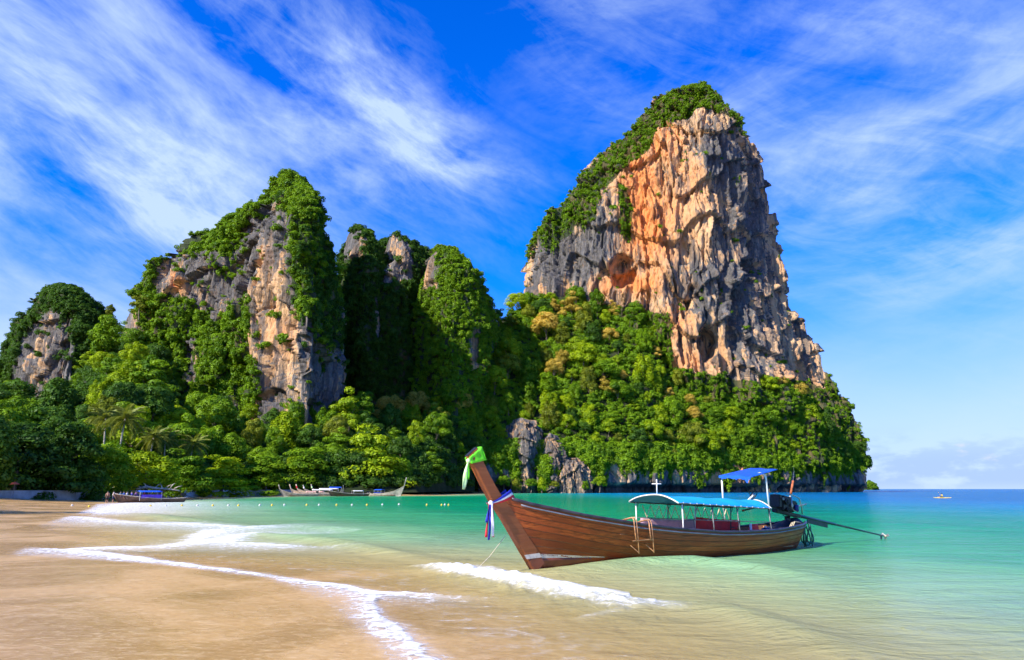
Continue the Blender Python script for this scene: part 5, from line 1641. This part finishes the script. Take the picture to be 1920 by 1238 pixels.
def boat_things():
    # hoses looped over the stern
    h = loose('hose_coil', 'dark green hoses looped over the stern of the long-tail boat', 'hose', -0.55, 0.25, 0.80)
    for k, (x, y, r, rz_, l) in enumerate(((0, 0.10, 0.17, 0.40, 0.34), (-0.06, 0.20, 0.13, 0.35, 0.32), (0.05, 0.02, 0.10, 0.36, 0.30))):
        pts = [(x + r * math.cos(a), y + 0.06 * math.sin(a * 2), -l - 0.02 + (rz_ - 0.02) * math.sin(a)) for a in np.linspace(0, 2 * math.pi, 28)[:-1]]
        MB().tube(pts, 0.024, 7, True).build('loop', 'hose_green', h, True)
    for k, x in enumerate((-0.22, 0.14, 0.22)):
        MB().tube([(x * 0.4, 0.1, 0.03), (x, 0.14, -0.05), (x * 1.15, 0.15, -0.4), (x * 1.1, 0.14, -0.78)], 0.020, 7).build('tail', 'hose_green', h, True)
    # green sash round the stem head
    g = loose('green_sash', 'bright green cloth sash tied round the head of the stem post', 'sash', 13.2, 0, 2.70)
    def P(x, z):
        return (x - 13.2, z - 2.70)
    fr, re = [(13.58, 2.75), (13.52, 2.60)], [(13.21, 3.03), (13.07, 2.70)]
    for sd in (1, -1):
        rows_ = []
        for q in np.linspace(0, 1, 9):
            a = Vector((fr[0][0] * (1 - q) + re[0][0] * q - 13.2, sd * (0.092 + 0.012 * math.sin(q * 14)), fr[0][1] * (1 - q) + re[0][1] * q - 2.70))
            b = Vector((fr[1][0] * (1 - q) + re[1][0] * q - 13.2, sd * (0.095 + 0.010 * math.sin(q * 17)), fr[1][1] * (1 - q) + re[1][1] * q - 2.70))
            rows_.append([a.lerp(b, w) + Vector((0, sd * 0.008 * math.sin(w * 9), 0)) for w in np.linspace(0, 1, 6)])
        MB().grid(rows_, 0.006, (0, sd, 0)).build('wrap', 'sash_green', g, True)
    MB().grid([[(re[0][0] - 13.2 - 0.012 + (re[1][0] - re[0][0]) * w, y, re[0][1] - 2.70 + (re[1][1] - re[0][1]) * w) for y in (-0.1, 0, 0.1)] for w in np.linspace(0, 1, 4)], 0.006, (-1, 0, 0)).build('wrap', 'sash_green', g, True)
    MB().lathe([(0.02, -0.05), (0.055, -0.03), (0.06, 0.03), (0.02, 0.06)], (0.36, 0.04, -0.03), 9).build('knot', 'sash_pale', g, True)
    for k, (dx, l, w, mt) in enumerate(((0.17, 0.66, 0.075, 'sash_pale'), (0.05, 0.42, 0.06, 'sash_green'))):
        rows_ = []
        for q in np.linspace(0, 1, 10):
            c = Vector((0.37 + dx * q, 0.06 + 0.05 * q, -0.05 - l * q))
            ww = w * math.sin(0.35 + 2.2 * q) * 0.9
            rows_.append([c + Vector((ww * e, 0.02 * math.sin(e * 3 + q * 5), 0)) for e in (-1, -0.4, 0.3, 1)])
        MB().grid(rows_, 0.005, (0, 1, 0)).build('tail', mt, g, True)
    # three-coloured ribbon at the foot of the stem head
    b = loose('tricolour_ribbon', 'blue, white and red ribbon knotted round the stem with hanging tails', 'ribbon', 12.75, 0, 1.75)
    for k, mt in enumerate(('sash_blue', 'sash_white', 'sash_red')):
        for sd in (1, -1):
            rows_ = []
            for q in np.linspace(0, 1, 10):
                c = Vector((0.16 - 0.66 * q, sd * (0.105 + 0.02 * math.sin(q * 3.1)), -0.10 + 0.24 * q ** 1.3))
                o_ = Vector((0.05, 0, 0.075))
                a0, a1 = 1.5 - k, 0.5 - k
                rows_.append([c + o_ * (0.25 + 0.75 * q) * a0 * 0.9, c + Vector((0, sd * 0.012, 0)) + o_ * (0.25 + 0.75 * q) * (a0 + a1) * 0.45, c + o_ * (0.25 + 0.75 * q) * a1 * 0.9])
            MB().grid(rows_, 0.006, (0, sd, 0)).build('wrap', mt, b, True)
    MB().lathe([(0.02, -0.06), (0.06, -0.03), (0.06, 0.03), (0.02, 0.06)], (0.17, 0.10, -0.09), 9).build('knot', 'sash_white', b, True)
    for k, (dx, l, w, mt, y) in enumerate(((-0.02, 0.78, 0.042, 'sash_white', 0.16), (0.07, 0.86, 0.040, 'sash_blue', 0.13), (-0.08, 0.80, 0.030, 'sash_red', 0.12), (0.12, 0.80, 0.034, 'sash_red', 0.09), (0.13, 0.45, 0.034, 'sash_blue', 0.11))):
        rows_ = []
        for q in np.linspace(0, 1, 12):
            c = Vector((0.17 + dx * (0.3 + q * 0.7), y, -0.10 - l * q))
            rows_.append([c + Vector((w * (0.6 + 0.4 * q) * e, 0.018 * math.sin(e * 2.5 + q * 6 + k), 0)) for e in (-1, -0.4, 0.3, 1)])
        MB().grid(rows_, 0.005, (0, 1, 0)).build('tail', mt, b, True)
    # mooring line from the stem into the shallows
    m = loose('mooring_line', 'thin mooring line slanting from the stem into the shallows', 'rope', 12.5, 0, 0.0)
    pts = [Vector((-0.06, 0.05, 0.86)), Vector((0.55, 0.25, 0.42)), Vector((1.1, 0.45, 0.14)), Vector((1.8, 0.7, -0.05))]
    MB().tube(pts, 0.008, 5).build('strand', 'rope', m)
    # things in the stern well
    j = loose('blue_drum', 'dark blue drum standing in the stern well of the long-tail boat', 'drum', 1.75, 0.30, 0.13)
    MB().lathe([(0.16, 0), (0.18, 0.03), (0.18, 0.24), (0.19, 0.26), (0.18, 0.28), (0.17, 0.55), (0.13, 0.60)], (0, 0, 0), 18).build('body', 'barrel_blue', j, True)
    MB().lathe([(0.05, 0.60), (0.05, 0.64), (0.03, 0.65)], (0.05, 0, 0), 10).build('cap', 'white_trim', j, True)
    c = loose('red_seat', 'small red seat with pale cloth over it by the end of the red side cloth', 'seat', 2.75, 0.30, 0.14)
    MB().box((0, 0, 0.36), (0.50, 0.42, 0.08)).build('seat_base', 'red_tarp', c, bevel=0.03)
    MB().grid([[(0.24 - 0.48 * a, 0.22 + 0.04 * math.sin(a * 3), 0.40 + 0.34 * z * (1 - 0.35 * (2 * a - 1) ** 4)) for a in np.linspace(0, 1, 12)] for z in np.linspace(0, 1, 6)], 0.05, (0, 1, 0)).build('backrest', 'red_tarp', c, True)
    MB().grid([[(0.28 - 0.12 * a, 0.25, 0.35 + 0.42 * z) for a in np.linspace(0, 1, 4)] for z in np.linspace(0, 1, 4)], 0.012, (0, 1, 0)).build('cloth', 'pale_cloth', c)
    for sx in (-0.2, 0.2):
        for sy in (-0.16, 0.16):
            MB().tube([(sx, sy, 0), (sx, sy, 0.34)], 0.018, 6).build('leg', 'white_pole', c)
    y = loose('yellow_rope', 'yellow rope flaked down along the stern rail', 'rope', 0.3, 0.5, 0.74)
    for k in range(3):
        MB().tube([(0.55 - 0.1 * k, 0.10, 0.0), (0.25, 0.0 + 0.06 * k, 0.12 + 0.02 * k), (-0.2, -0.02, 0.13), (-0.55, -0.15 + 0.04 * k, 0.06)], 0.014, 6).build('strand', 'rope', y, True)
boat_things()
# ------------------------------------------------------------------ back of the beach
simple_mat('concrete', (0.40, 0.41, 0.43), 0.9, var=0.25, scale=0.8, bump=0.3)
simple_mat('driftwood', (0.50, 0.42, 0.33), 0.9, var=0.35, scale=2.0)
simple_mat('parasol_red', (0.62, 0.10, 0.03), 0.7, var=0.2, scale=2.0)
simple_mat('buoy_yellow', (0.75, 0.52, 0.03), 0.45, var=0.15, scale=5.0)
simple_mat('buoy_white', (0.62, 0.60, 0.56), 0.45, var=0.12, scale=5.0)
simple_mat('kayak_yellow', (0.85, 0.62, 0.05), 0.4, var=0.1, scale=3.0)
simple_mat('kayak_orange', (0.78, 0.22, 0.04), 0.4, var=0.15, scale=3.0)
simple_mat('grey_hull', (0.30, 0.27, 0.23), 0.6, var=0.35, scale=1.5)
simple_mat('pale_hull', (0.52, 0.38, 0.28), 0.6, var=0.35, scale=1.5)
simple_mat('brown_hull', (0.13, 0.065, 0.035), 0.6, var=0.4, scale=1.5)
simple_mat('pink_cloth', (0.62, 0.34, 0.28), 0.7, var=0.3, scale=1.5)
for nm, c in (('teal', (0.02, 0.16, 0.24)), ('azure', (0.03, 0.16, 0.55)), ('white', (0.72, 0.70, 0.68)), ('indigo', (0.10, 0.10, 0.45)), ('violet', (0.32, 0.14, 0.36)), ('rose', (0.60, 0.12, 0.16)), ('black', (0.015, 0.015, 0.02)), ('navy', (0.02, 0.03, 0.09)), ('lemon', (0.85, 0.66, 0.10))):
    simple_mat('cloth_' + nm, c, 0.75, var=0.15, scale=8.0)

def back_of_beach():
    g = np.random.default_rng(3)
    w = empty('beach_wall', (0, 0, 0))
    tag(w, 'low pale concrete retaining wall at the back of the beach', 'wall')
    pts = []
    for px in np.arange(-40, 565, 1.0):
        a, _ = uv(px, 917)
        Y = float(L_foot(px)) - 1.5
        pts.append((float(a) * Y, Y))
    pts = np.array(pts)
    sl = np.concatenate([[0], np.cumsum(np.hypot(*np.diff(pts, axis=0).T))])
    L = sl[-1]
    n = int(L / 5.0)
    for k in range(n):
        p0 = np.array([np.interp(k * 5.0 + 0.03, sl, pts[:, c]) for c in (0, 1)])
        p1 = np.array([np.interp(k * 5.0 + 4.97, sl, pts[:, c]) for c in (0, 1)])
        m = (p0 + p1) / 2
        d = p1 - p0
        rot = Matrix.Rotation(math.atan2(d[1], d[0]), 3, 'Z')
        MB().box((m[0], m[1], 0.75), (np.hypot(*d), 0.30, 1.9), rot).build('panel', 'concrete', w)
        MB().box((m[0], m[1], 1.74 - 0.0), (np.hypot(*d) + 0.04, 0.42, 0.09), rot).build('coping', 'concrete', w)
    h = empty('clipped_hedge', at(216, 917, 124.0) * np.array([1, 1, 0]) + np.array([0, 0, 1.2]))
    tag(h, 'clipped bright green hedge on top of the beach wall', 'hedge')
    lob = [(x, 0.25 * g.normal(), 0.55 + 0.1 * g.normal(), 0.55, 0.5) for x in np.linspace(-1.9, 1.9, 16)]
    mesh_obj('foliage', leaf_mesh('hedge', lob, 160, 0.16, 900, 'leaf_bright'), h)
    MB().box((0, 0, 0.2), (3.6, 0.4, 0.5)).build('stem', 'bark', h)
    f = empty('fallen_tree', at(300, 917, 128.0) * np.array([1, 1, 0]) + np.array([0, 0, 1.5]))
    tag(f, 'bleached fallen tree with bare twisted branches behind the beached boat', 'fallen tree')
    MB().tube([(-4.2, 0, 0.4), (-2.6, 0.2, 0.9), (-0.8, 0, 0.6), (1.2, 0.1, 0.5), (3.6, 0, 0.2)], [0.26, 0.24, 0.2, 0.16, 0.08], 8).build('trunk', 'driftwood', f, True)
    for k, (x, dx, dz) in enumerate(((-2.4, -0.8, 1.0), (-1.0, 0.9, 0.9), (0.4, -0.5, 0.8), (0.9, 1.2, 0.75), (1.8, 0.8, 1.0), (2.6, 1.3, 0.5), (-3.4, -0.8, 0.5))):
        MB().tube([(x, 0, 0.55), (x + dx * 0.5, 0.1, 0.55 + dz * 0.7), (x + dx, 0.15, 0.55 + dz)], [0.11, 0.08, 0.03], 6).build('branch', 'driftwood', f, True)
    p = empty('parasol', at(26, 917, 100.0) * np.array([1, 1, 0]) + np.array([0, 0, 1.0]))
    tag(p, 'faded red beach parasol in the shade of the trees', 'parasol')
    MB().tube([(0, 0, 0), (0, 0, 2.0)], 0.02, 7).build('pole', 'grey_pole', p)
    can = MB()
    can.grid([[(0.65 * q * math.cos(a), 0.65 * q * math.sin(a), 2.0 - 0.35 * q ** 1.4) for a in np.linspace(0, 2 * math.pi, 17)] for q in np.linspace(0.02, 1, 5)], 0.01)
    can.build('canopy', 'parasol_red', p)
    for px, Y, py, s, kind, mat, lab in ((262, 318, 588, 0.85, 'tiered', 'leaf_olive', 'lone tree leaning out from the shoulder of the pointed peak'), (936, 402, 606, 0.75, 'tiered', 'leaf_deep', 'dark umbrella-shaped tree against the sky in the saddle'),
                                         (958, 408, 602, 0.7, 'tiered', 'leaf_mid', 'green tree on the saddle next to the great tower'), (205, 345, 598, 0.6, 'tall', 'leaf_olive', 'thin tree on the ridge of the small rounded stack'),
                                         (1614, 476, 905, 0.5, 'tiered', 'leaf_deep', 'little tree jutting from the seaward tip of the headland')):
        o = tree('ridge_tree', at(px, py, Y) - np.array([0, 0, 1.0]), kind, mat, s, s)
        tag(o, lab, 'tree', 'trees on the skyline')
back_of_beach()
karst('islet', [(1630, 904), (1624, 907), (1618, 911), (1614, 917), (1612, 920)], [(1630, 904), (1636, 907), (1640, 911), (1643, 914), (1648, 917), (1650, 920)], 1500, 16, [(-1, 0), (-0.3, 0.8), (0.4, 1), (1, 0)],
      zbase=-2, ns=90, nz=50, seed=333, amp=0.5, fs=0.5, relw=20, vegbase=0.9, grey=0.4, label='tiny wooded islet far off the tip of the headland')
P_, N_, W_ = SITES['islet'][0]
sites_scatter('islet_foliage', P_, N_, W_ * (P_[:, 2] > 3.5), 6.0, 1.6, 3.4, 'leaf_mid', 'trees covering the tiny far islet', 777)

# ------------------------------------------------------------------ other boats
def small_boat(loc, rz, hull, label, L=11.0, prow=1.0, awn=None, side=None, stem_cloth=None, awn_x=(2.2, 6.2), awn_z=1.75, group='long-tail boats moored off the far beach', mast=False, engine=True):
    k = L / 12.5
    o = empty('moored_boat', loc, rz)
    tag(o, label, 'boat', group)
    S = np.linspace(0, 1, 30)
    def pt(s, t, off=0.0):
        p = hull_pt(s, t, off) * k
        lift = prow * 0.5 * max(0, s - 0.6) ** 2 / 0.16 * k
        p.z += lift * t
        return p
    mb = MB()
    rows = [[pt(s, t) for t in np.linspace(0, 1, 8)] for s in S]
    left = [[Vector((p.x, -p.y, p.z)) for p in r[::-1]] for r in rows]
    mb.grid([a + b for a, b in zip(left, rows)])
    mb.grid([[Vector((p.x, p.y, p.z)), Vector((p.x, -p.y, p.z))] for p in rows[0]])
    mb.build('hull', hull, o, True)
    for sd in (1, -1):
        MB().tube([(p.x, p.y * sd, p.z) for p in (pt(s, 1.0, 0.02) for s in np.linspace(0, 0.99, 26))], 0.05, 6).build('gunwale', 'driftwood', o, True)
    a, b = pt(1, 0), pt(1, 1)
    tip = b + (b - a).normalized() * (0.35 + 0.85 * prow) * k
    tip.z += 0.25 * prow
    MB().tube([a, b, b.lerp(tip, 0.5), tip], [0.10, 0.14, 0.15, 0.15], 6).build('stem_post', hull, o, True)
    if stem_cloth:
        c = b.lerp(tip, 0.35)
        MB().tube([c - Vector((0.05, 0, 0.25)), c + Vector((0.1, 0, 0.25))], [0.22, 0.20], 8).build('ribbon', stem_cloth, o)
    MB().grid([[(x, y * float(GB(x / k)) * k * 0.9, 0.25) for y in (-1, 1)] for x in np.linspace(0.5, 9.5 * k, 10)], 0.03).build('deck', 'deck_wood', o)
    if awn:
        x0, x1 = awn_x
        MB().grid([[(x, y * 0.85, awn_z - 0.22 * y * y) for y in np.linspace(-1, 1, 9)] for x in np.linspace(x0, x1, 8)], 0.03).build('awning', awn, o, True)
        for sx in (x0 + 0.1, x1 - 0.1):
            for sy in (-0.8, 0.8):
                MB().tube([(sx, sy, 0.3), (sx, sy, awn_z - 0.2)], 0.025, 6).build('awning_post', 'white_pole', o)
        if side:
            for sy in (-0.82, 0.82):
                MB().grid([[(x, sy, z) for x in np.linspace(x0, x1 - 0.3, 6)] for z in (0.65, 1.15)], 0.01, (0, 1, 0)).build('side_cloth', side, o)
    if mast:
        MB().tube([(7.4, 0, 0.4), (7.4, 0, 3.0)], 0.03, 6).build('mast', 'white_pole', o)
    if engine:
        e = MB().box((0.1, 0, 1.15), (0.7, 0.4, 0.45)).build('engine', 'engine_black', o, bevel=0.04)
        MB().tube([(-0.2, 0, 1.05), (-3.0, 0, 0.25)], 0.035, 6).build('propeller_shaft', 'shaft_paint', o)
    return o
def boat_by(px_bow, px_stern, Yb, Ys, **kw):
    """a boat lying with its forefoot and stern on two bearings"""
    b, s = at(px_bow, 917, Yb), at(px_stern, 917, Ys)
    d = b - s
    Lh = math.hypot(d[0], d[1])
    return small_boat((s[0], s[1], kw.pop('z', 0.02)), math.atan2(d[1], d[0]), L=Lh * 12.5 / 11.45, **kw)
boat_by(226, 346, 103, 110, hull='brown_hull', label='dark wooden long-tail boat nosed onto the sand with blue awning and purple side cloth', prow=-0.35, awn='roof_blue', side='purple_tarp', awn_x=(3.6, 6.9), awn_z=1.75, group='boats at the beach')
boat_by(531, 596, 192, 196, hull='grey_hull', label='weathered grey long-tail boat with bow nearest the beach, leftmost of the moored row', prow=1.1)
boat_by(552, 622, 196, 199, hull='pale_hull', label='pale moored boat with pink cloth, second bow in the row', prow=1.0, awn='pink_cloth', awn_x=(2.0, 7.0), awn_z=1.35)
boat_by(564, 634, 200, 202, hull='pale_hull', label='moored boat with a red ribbon on its prow', prow=1.0, stem_cloth='sash_red', awn='white_trim', awn_x=(1.5, 7.2), awn_z=1.9)
boat_by(577, 645, 203, 205, hull='grey_hull', label='moored boat with long white awning behind the red-ribboned prow', prow=0.9, stem_cloth='sash_white', awn='white_trim', awn_x=(1.5, 7.0), awn_z=2.2)
boat_by(592, 660, 206, 208, hull='grey_hull', label='rearmost moored boat with blue roof in the crowded row', prow=1.0, stem_cloth='sash_pale', awn='roof_blue', awn_x=(3.0, 6.5), awn_z=2.6)
boat_by(622, 690, 194, 200, hull='brown_hull', label='low brown moored boat with short white roof and a mast', prow=-0.3, awn='white_trim', awn_x=(1.6, 4.6), awn_z=1.6, mast=True)
boat_by(752, 694, 198, 204, hull='grey_hull', label='moored boat with blue awning and high upswept prow facing the headland', prow=1.9, awn='roof_blue', side='barrel_blue', awn_x=(2.2, 5.0), awn_z=1.9)

# ------------------------------------------------------------------ buoys and kayak
for k, (px, py, c) in enumerate([(135, 950, 0), (167, 951, 1), (282, 950, 1), (311, 949.5, 0), (341, 949, 1), (370, 949, 0), (399, 949, 1), (428, 949, 0), (447, 949, 1), (487, 948.5, 0), (510, 948.5, 1), (533, 948, 0), (575, 948, 1), (598, 948, 0), (631, 948, 1),
                                 (660, 948, 0), (688, 948, 1), (717, 947.5, 0), (748, 947, 0), (800, 948, 1), (828, 948, 1), (834, 947.5, 0), (841, 948, 1)]):
    P = ground(px, py)
    sz, _ = sand_z(P[0:1], P[1:2])
    o = empty('buoy', (P[0], P[1], max(0.0, float(sz[0])) + 0.02), random.random() * 6)
    r = 0.135 if px < 760 else 0.11
    MB().lathe([(0.05, -0.10), (r * 0.8, -0.06), (r, 0.02), (r * 0.85, 0.11), (r * 0.3, 0.17)], (0, 0, 0), 12).build('float', 'buoy_yellow' if c else 'buoy_white', o, True)
    MB().tube([(0.05 * math.cos(a), 0, 0.19 + 0.05 * math.sin(a)) for a in np.linspace(0, 6.28, 9)[:-1]], 0.012, 5, True).build('eye', 'rope', o)
    tag(o, '%s float of the swimming line, %s from the beach end' % ('yellow' if c else 'white', ORD[k]), 'buoy', 'floats of the swimming line')

def person(loc, rz, H, pose, top, bottom, label, hair='hair', cat_group=None, scale_z=1.0):
    """one skinned body; clothes and hair are its children"""
    o = empty('person', loc, rz)
    tag(o, label, 'person', cat_group)
    k = H / 1.7
    sit = pose.startswith('sit')
    J = {}
    hipz = 0.20 if sit else 0.90
    J['pel'] = (0, 0, hipz)
    J['wai'] = (0.01, 0, hipz + 0.18)
    J['che'] = (0.0, 0, hipz + 0.38)
    J['nec'] = (0.01, 0, hipz + 0.55)
    J['hea'] = (0.03, 0, hipz + 0.65)
    J['crn'] = (0.03, 0, hipz + 0.76)
    for s, n in ((1, 'l'), (-1, 'r')):
        J['sh' + n] = (0, s * 0.18, hipz + 0.48)
        if pose == 'reach':
            J['el' + n] = (0.22, s * 0.22, hipz + 0.38)
            J['wr' + n] = (0.46, s * 0.16, hipz + 0.40)
            J['ha' + n] = (0.56, s * 0.15, hipz + 0.42)
        elif pose == 'sit_paddle':
            J['el' + n] = (0.18, s * 0.26, hipz + 0.28 + 0.1 * s)
            J['wr' + n] = (0.40, s * 0.24, hipz + 0.40 + 0.16 * s)
            J['ha' + n] = (0.47, s * 0.24, hipz + 0.42 + 0.18 * s)
        else:
            J['el' + n] = (-0.02, s * 0.25, hipz + 0.22)
            J['wr' + n] = (0.10, s * 0.24, hipz + 0.0)
            J['ha' + n] = (0.13, s * 0.23, hipz - 0.09)
        J['hi' + n] = (0, s * 0.09, hipz - 0.04)
        if sit:
            J['kn' + n] = (0.42, s * 0.13, hipz + 0.06)
            J['an' + n] = (0.55, s * 0.13, hipz - 0.30) if pose == 'sit' else (0.85, s * 0.10, hipz + 0.0)
            J['to' + n] = (0.70, s * 0.14, hipz - 0.33) if pose == 'sit' else (0.90, s * 0.1, hipz + 0.12)
        else:
            st = 0.10 * s if pose == 'walk' else 0.02
            J['kn' + n] = (st * 0.6 + 0.02, s * 0.10, 0.48)
            J['an' + n] = (st - 0.02, s * 0.11, 0.08)
            J['to' + n] = (st + 0.15, s * 0.13, 0.035)
    rad = dict(pel=.13, wai=.115, che=.135, nec=.055, hea=.092, crn=.075, sh=.065, el=.042, wr=.030, ha=.034, hi=.095, kn=.060, an=.042, to=.036)
    names = list(J)
    idx = {n: i for i, n in enumerate(names)}
    E = [('pel', 'wai'), ('wai', 'che'), ('che', 'nec'), ('nec', 'hea'), ('hea', 'crn')]
    for n in 'lr':
        E += [('che', 'sh' + n), ('sh' + n, 'el' + n), ('el' + n, 'wr' + n), ('wr' + n, 'ha' + n), ('pel', 'hi' + n), ('hi' + n, 'kn' + n), ('kn' + n, 'an' + n), ('an' + n, 'to' + n)]
    me = bpy.data.meshes.new('body')
    me.from_pydata([Vector(J[n]) * k for n in names], [(idx[a], idx[b]) for a, b in E], [])
    me.materials.append(MAT['skin'])
    b = mesh_obj('body', me, o)
    md = b.modifiers.new('skin', 'SKIN')
    md.use_smooth_shade = True
    for i, n in enumerate(names):
        r = rad.get(n, rad.get(n[:2], .05)) * k
        me.skin_vertices[0].data[i].radius = (r, r)
    me.skin_vertices[0].data[idx['pel']].use_root = True
    b.modifiers.new('sub', 'SUBSURF').levels = 1
    b.modifiers['sub'].render_levels = 1
    def shell(a, bb, ra, rb, nm, mt):
        p, q = Vector(J[a]) * k, Vector(J[bb]) * k
        MB().tube([p, p.lerp(q, 0.33), p.lerp(q, 0.66), q], [ra * k, (ra * 1.03) * k, rb * 1.04 * k, rb * 0.8 * k], 12).build(nm, mt, o, True)
    if top:
        shell('wai', 'nec', 0.155, 0.15, 'shirt', top)
        for n in 'lr':
            shell('sh' + n, 'el' + n, 0.082, 0.062, 'sleeve', top)
    if bottom:
        shell('pel', 'wai', 0.165, 0.15, 'shorts', bottom)
        for n in 'lr':
            shell('hi' + n, 'kn' + n, 0.112, 0.085, 'trouser_leg', bottom)
    hc = Vector(J['hea']) * k + Vector((-0.02, 0, 0.05)) * k
    MB().lathe([(0.085 * k, -0.06 * k), (0.108 * k, -0.01 * k), (0.10 * k, 0.06 * k), (0.06 * k, 0.10 * k), (0.01, 0.115 * k)], hc, 12).build('hair', hair, o, True)
    for s in (1, -1):
        MB().lathe([(0.004, -0.012), (0.013, 0), (0.004, 0.012)], Vector(J['hea']) * k + Vector((0.088, s * 0.035, 0.02)) * k, 6).build('eye', 'hair', o)
    MB().lathe([(0.016, -0.02), (0.012, 0.0), (0.004, 0.025)], Vector(J['hea']) * k + Vector((0.100, 0, -0.005)) * k, 6).build('nose', 'skin', o)
    return o
def on_sand(px, py):
    P = ground(px, py, 0.0)
    for _ in range(4):
        z, _d = sand_z(P[0:1], P[1:2])
        P = ground(px, py, float(max(z[0], 0.0)))
    return P
person(on_sand(200, 943.5), 2.2, 1.68, 'stand', None, 'cloth_black', 'bather in dark swimwear standing on the wet sand ahead of the beached boat')
person(on_sand(211, 943), 0.25, 1.70, 'reach', 'cloth_white', 'cloth_navy', 'person in white top and dark shorts holding the bow of the beached boat')
person(on_sand(177, 933.5), 1.2, 1.68, 'walk', 'cloth_navy', 'cloth_black', 'dark-clothed person walking in the shade by the wall, nearer the trees')
person(on_sand(185, 934.5), 1.9, 1.74, 'walk', 'cloth_black', 'cloth_black', 'dark-clothed person walking in the shade by the wall, nearer the boat')
for px, c, lab in ((227, 'teal', 'passenger in teal sitting in the bow of the beached boat'), (233, 'azure', 'passenger in bright blue sitting second from the bow of the beached boat'), (239, 'white', 'passenger in white sitting amid the group in the beached boat'),
                   (248, 'indigo', 'passenger in indigo sitting behind the one in white in the beached boat'), (256, 'violet', 'passenger in violet sitting nearest the awning of the beached boat'), (272, 'rose', 'passenger in rose red sitting at the edge of the blue awning')):
    Yp = 103 + (px - 226) / 120 * 7
    P = at(px, 917, Yp)
    person((P[0], P[1], 0.72), 0.3 + random.uniform(-0.6, 0.6), 1.62, 'sit', 'cloth_' + c, 'cloth_navy', lab, cat_group='passengers in the beached boat')
def kayak():
    P = ground(1767, 934)
    rz = 2.5
    o = empty('kayak', (P[0], P[1], 0.0), rz)
    tag(o, 'orange and yellow sea kayak out on the open water', 'kayak')
    rows = []
    for q in np.linspace(-1, 1, 22):
        w = 0.40 * (1 - abs(q) ** 2.4) + 0.01
        z0 = 0.10 * abs(q) ** 3
        rows.append([(1.75 * q, y * w, z0 - 0.10 * (1 - y * y) * (1 - q * q)) for y in np.linspace(-1, 1, 7)])
    MB().grid(rows).build('hull', 'kayak_orange', o, True)
    rows = [[(1.75 * q, y * (0.40 * (1 - abs(q) ** 2.4) + 0.01), 0.10 * abs(q) ** 3 + 0.13 * (1 - y * y) * (1 - q * q * 0.6)) for y in np.linspace(-1, 1, 7)] for q in np.linspace(-1, 1, 22)]
    MB().grid(rows).build('deck', 'kayak_yellow', o, True)
    MB().tube([(0.45 * math.cos(a), 0.24 * math.sin(a), 0.14) for a in np.linspace(0, 6.283, 19)[:-1]], 0.03, 6, True).build('cockpit_rim', 'engine_black', o, True)
    p = person((P[0], P[1], -0.02), rz, 1.75, 'sit_paddle', 'cloth_lemon', 'cloth_navy', 'paddler in yellow vest sitting in the kayak')
    d = empty('paddle', (P[0], P[1], 0.0), rz)
    tag(d, 'double-bladed paddle held across the kayak', 'paddle')
    MB().tube([(0.47, -1.05, 0.15), (0.47, 1.05, 1.1)], 0.018, 7).build('shaft', 'white_pole', d)
    for s in (1, -1):
        c = Vector((0.47, 1.2 * s, 0.63 + 0.545 * s))
        MB().box(c, (0.03, 0.42, 0.17), Matrix.Rotation(0.42, 3, 'X')).build('blade', 'kayak_orange', d, bevel=0.012)
kayak()
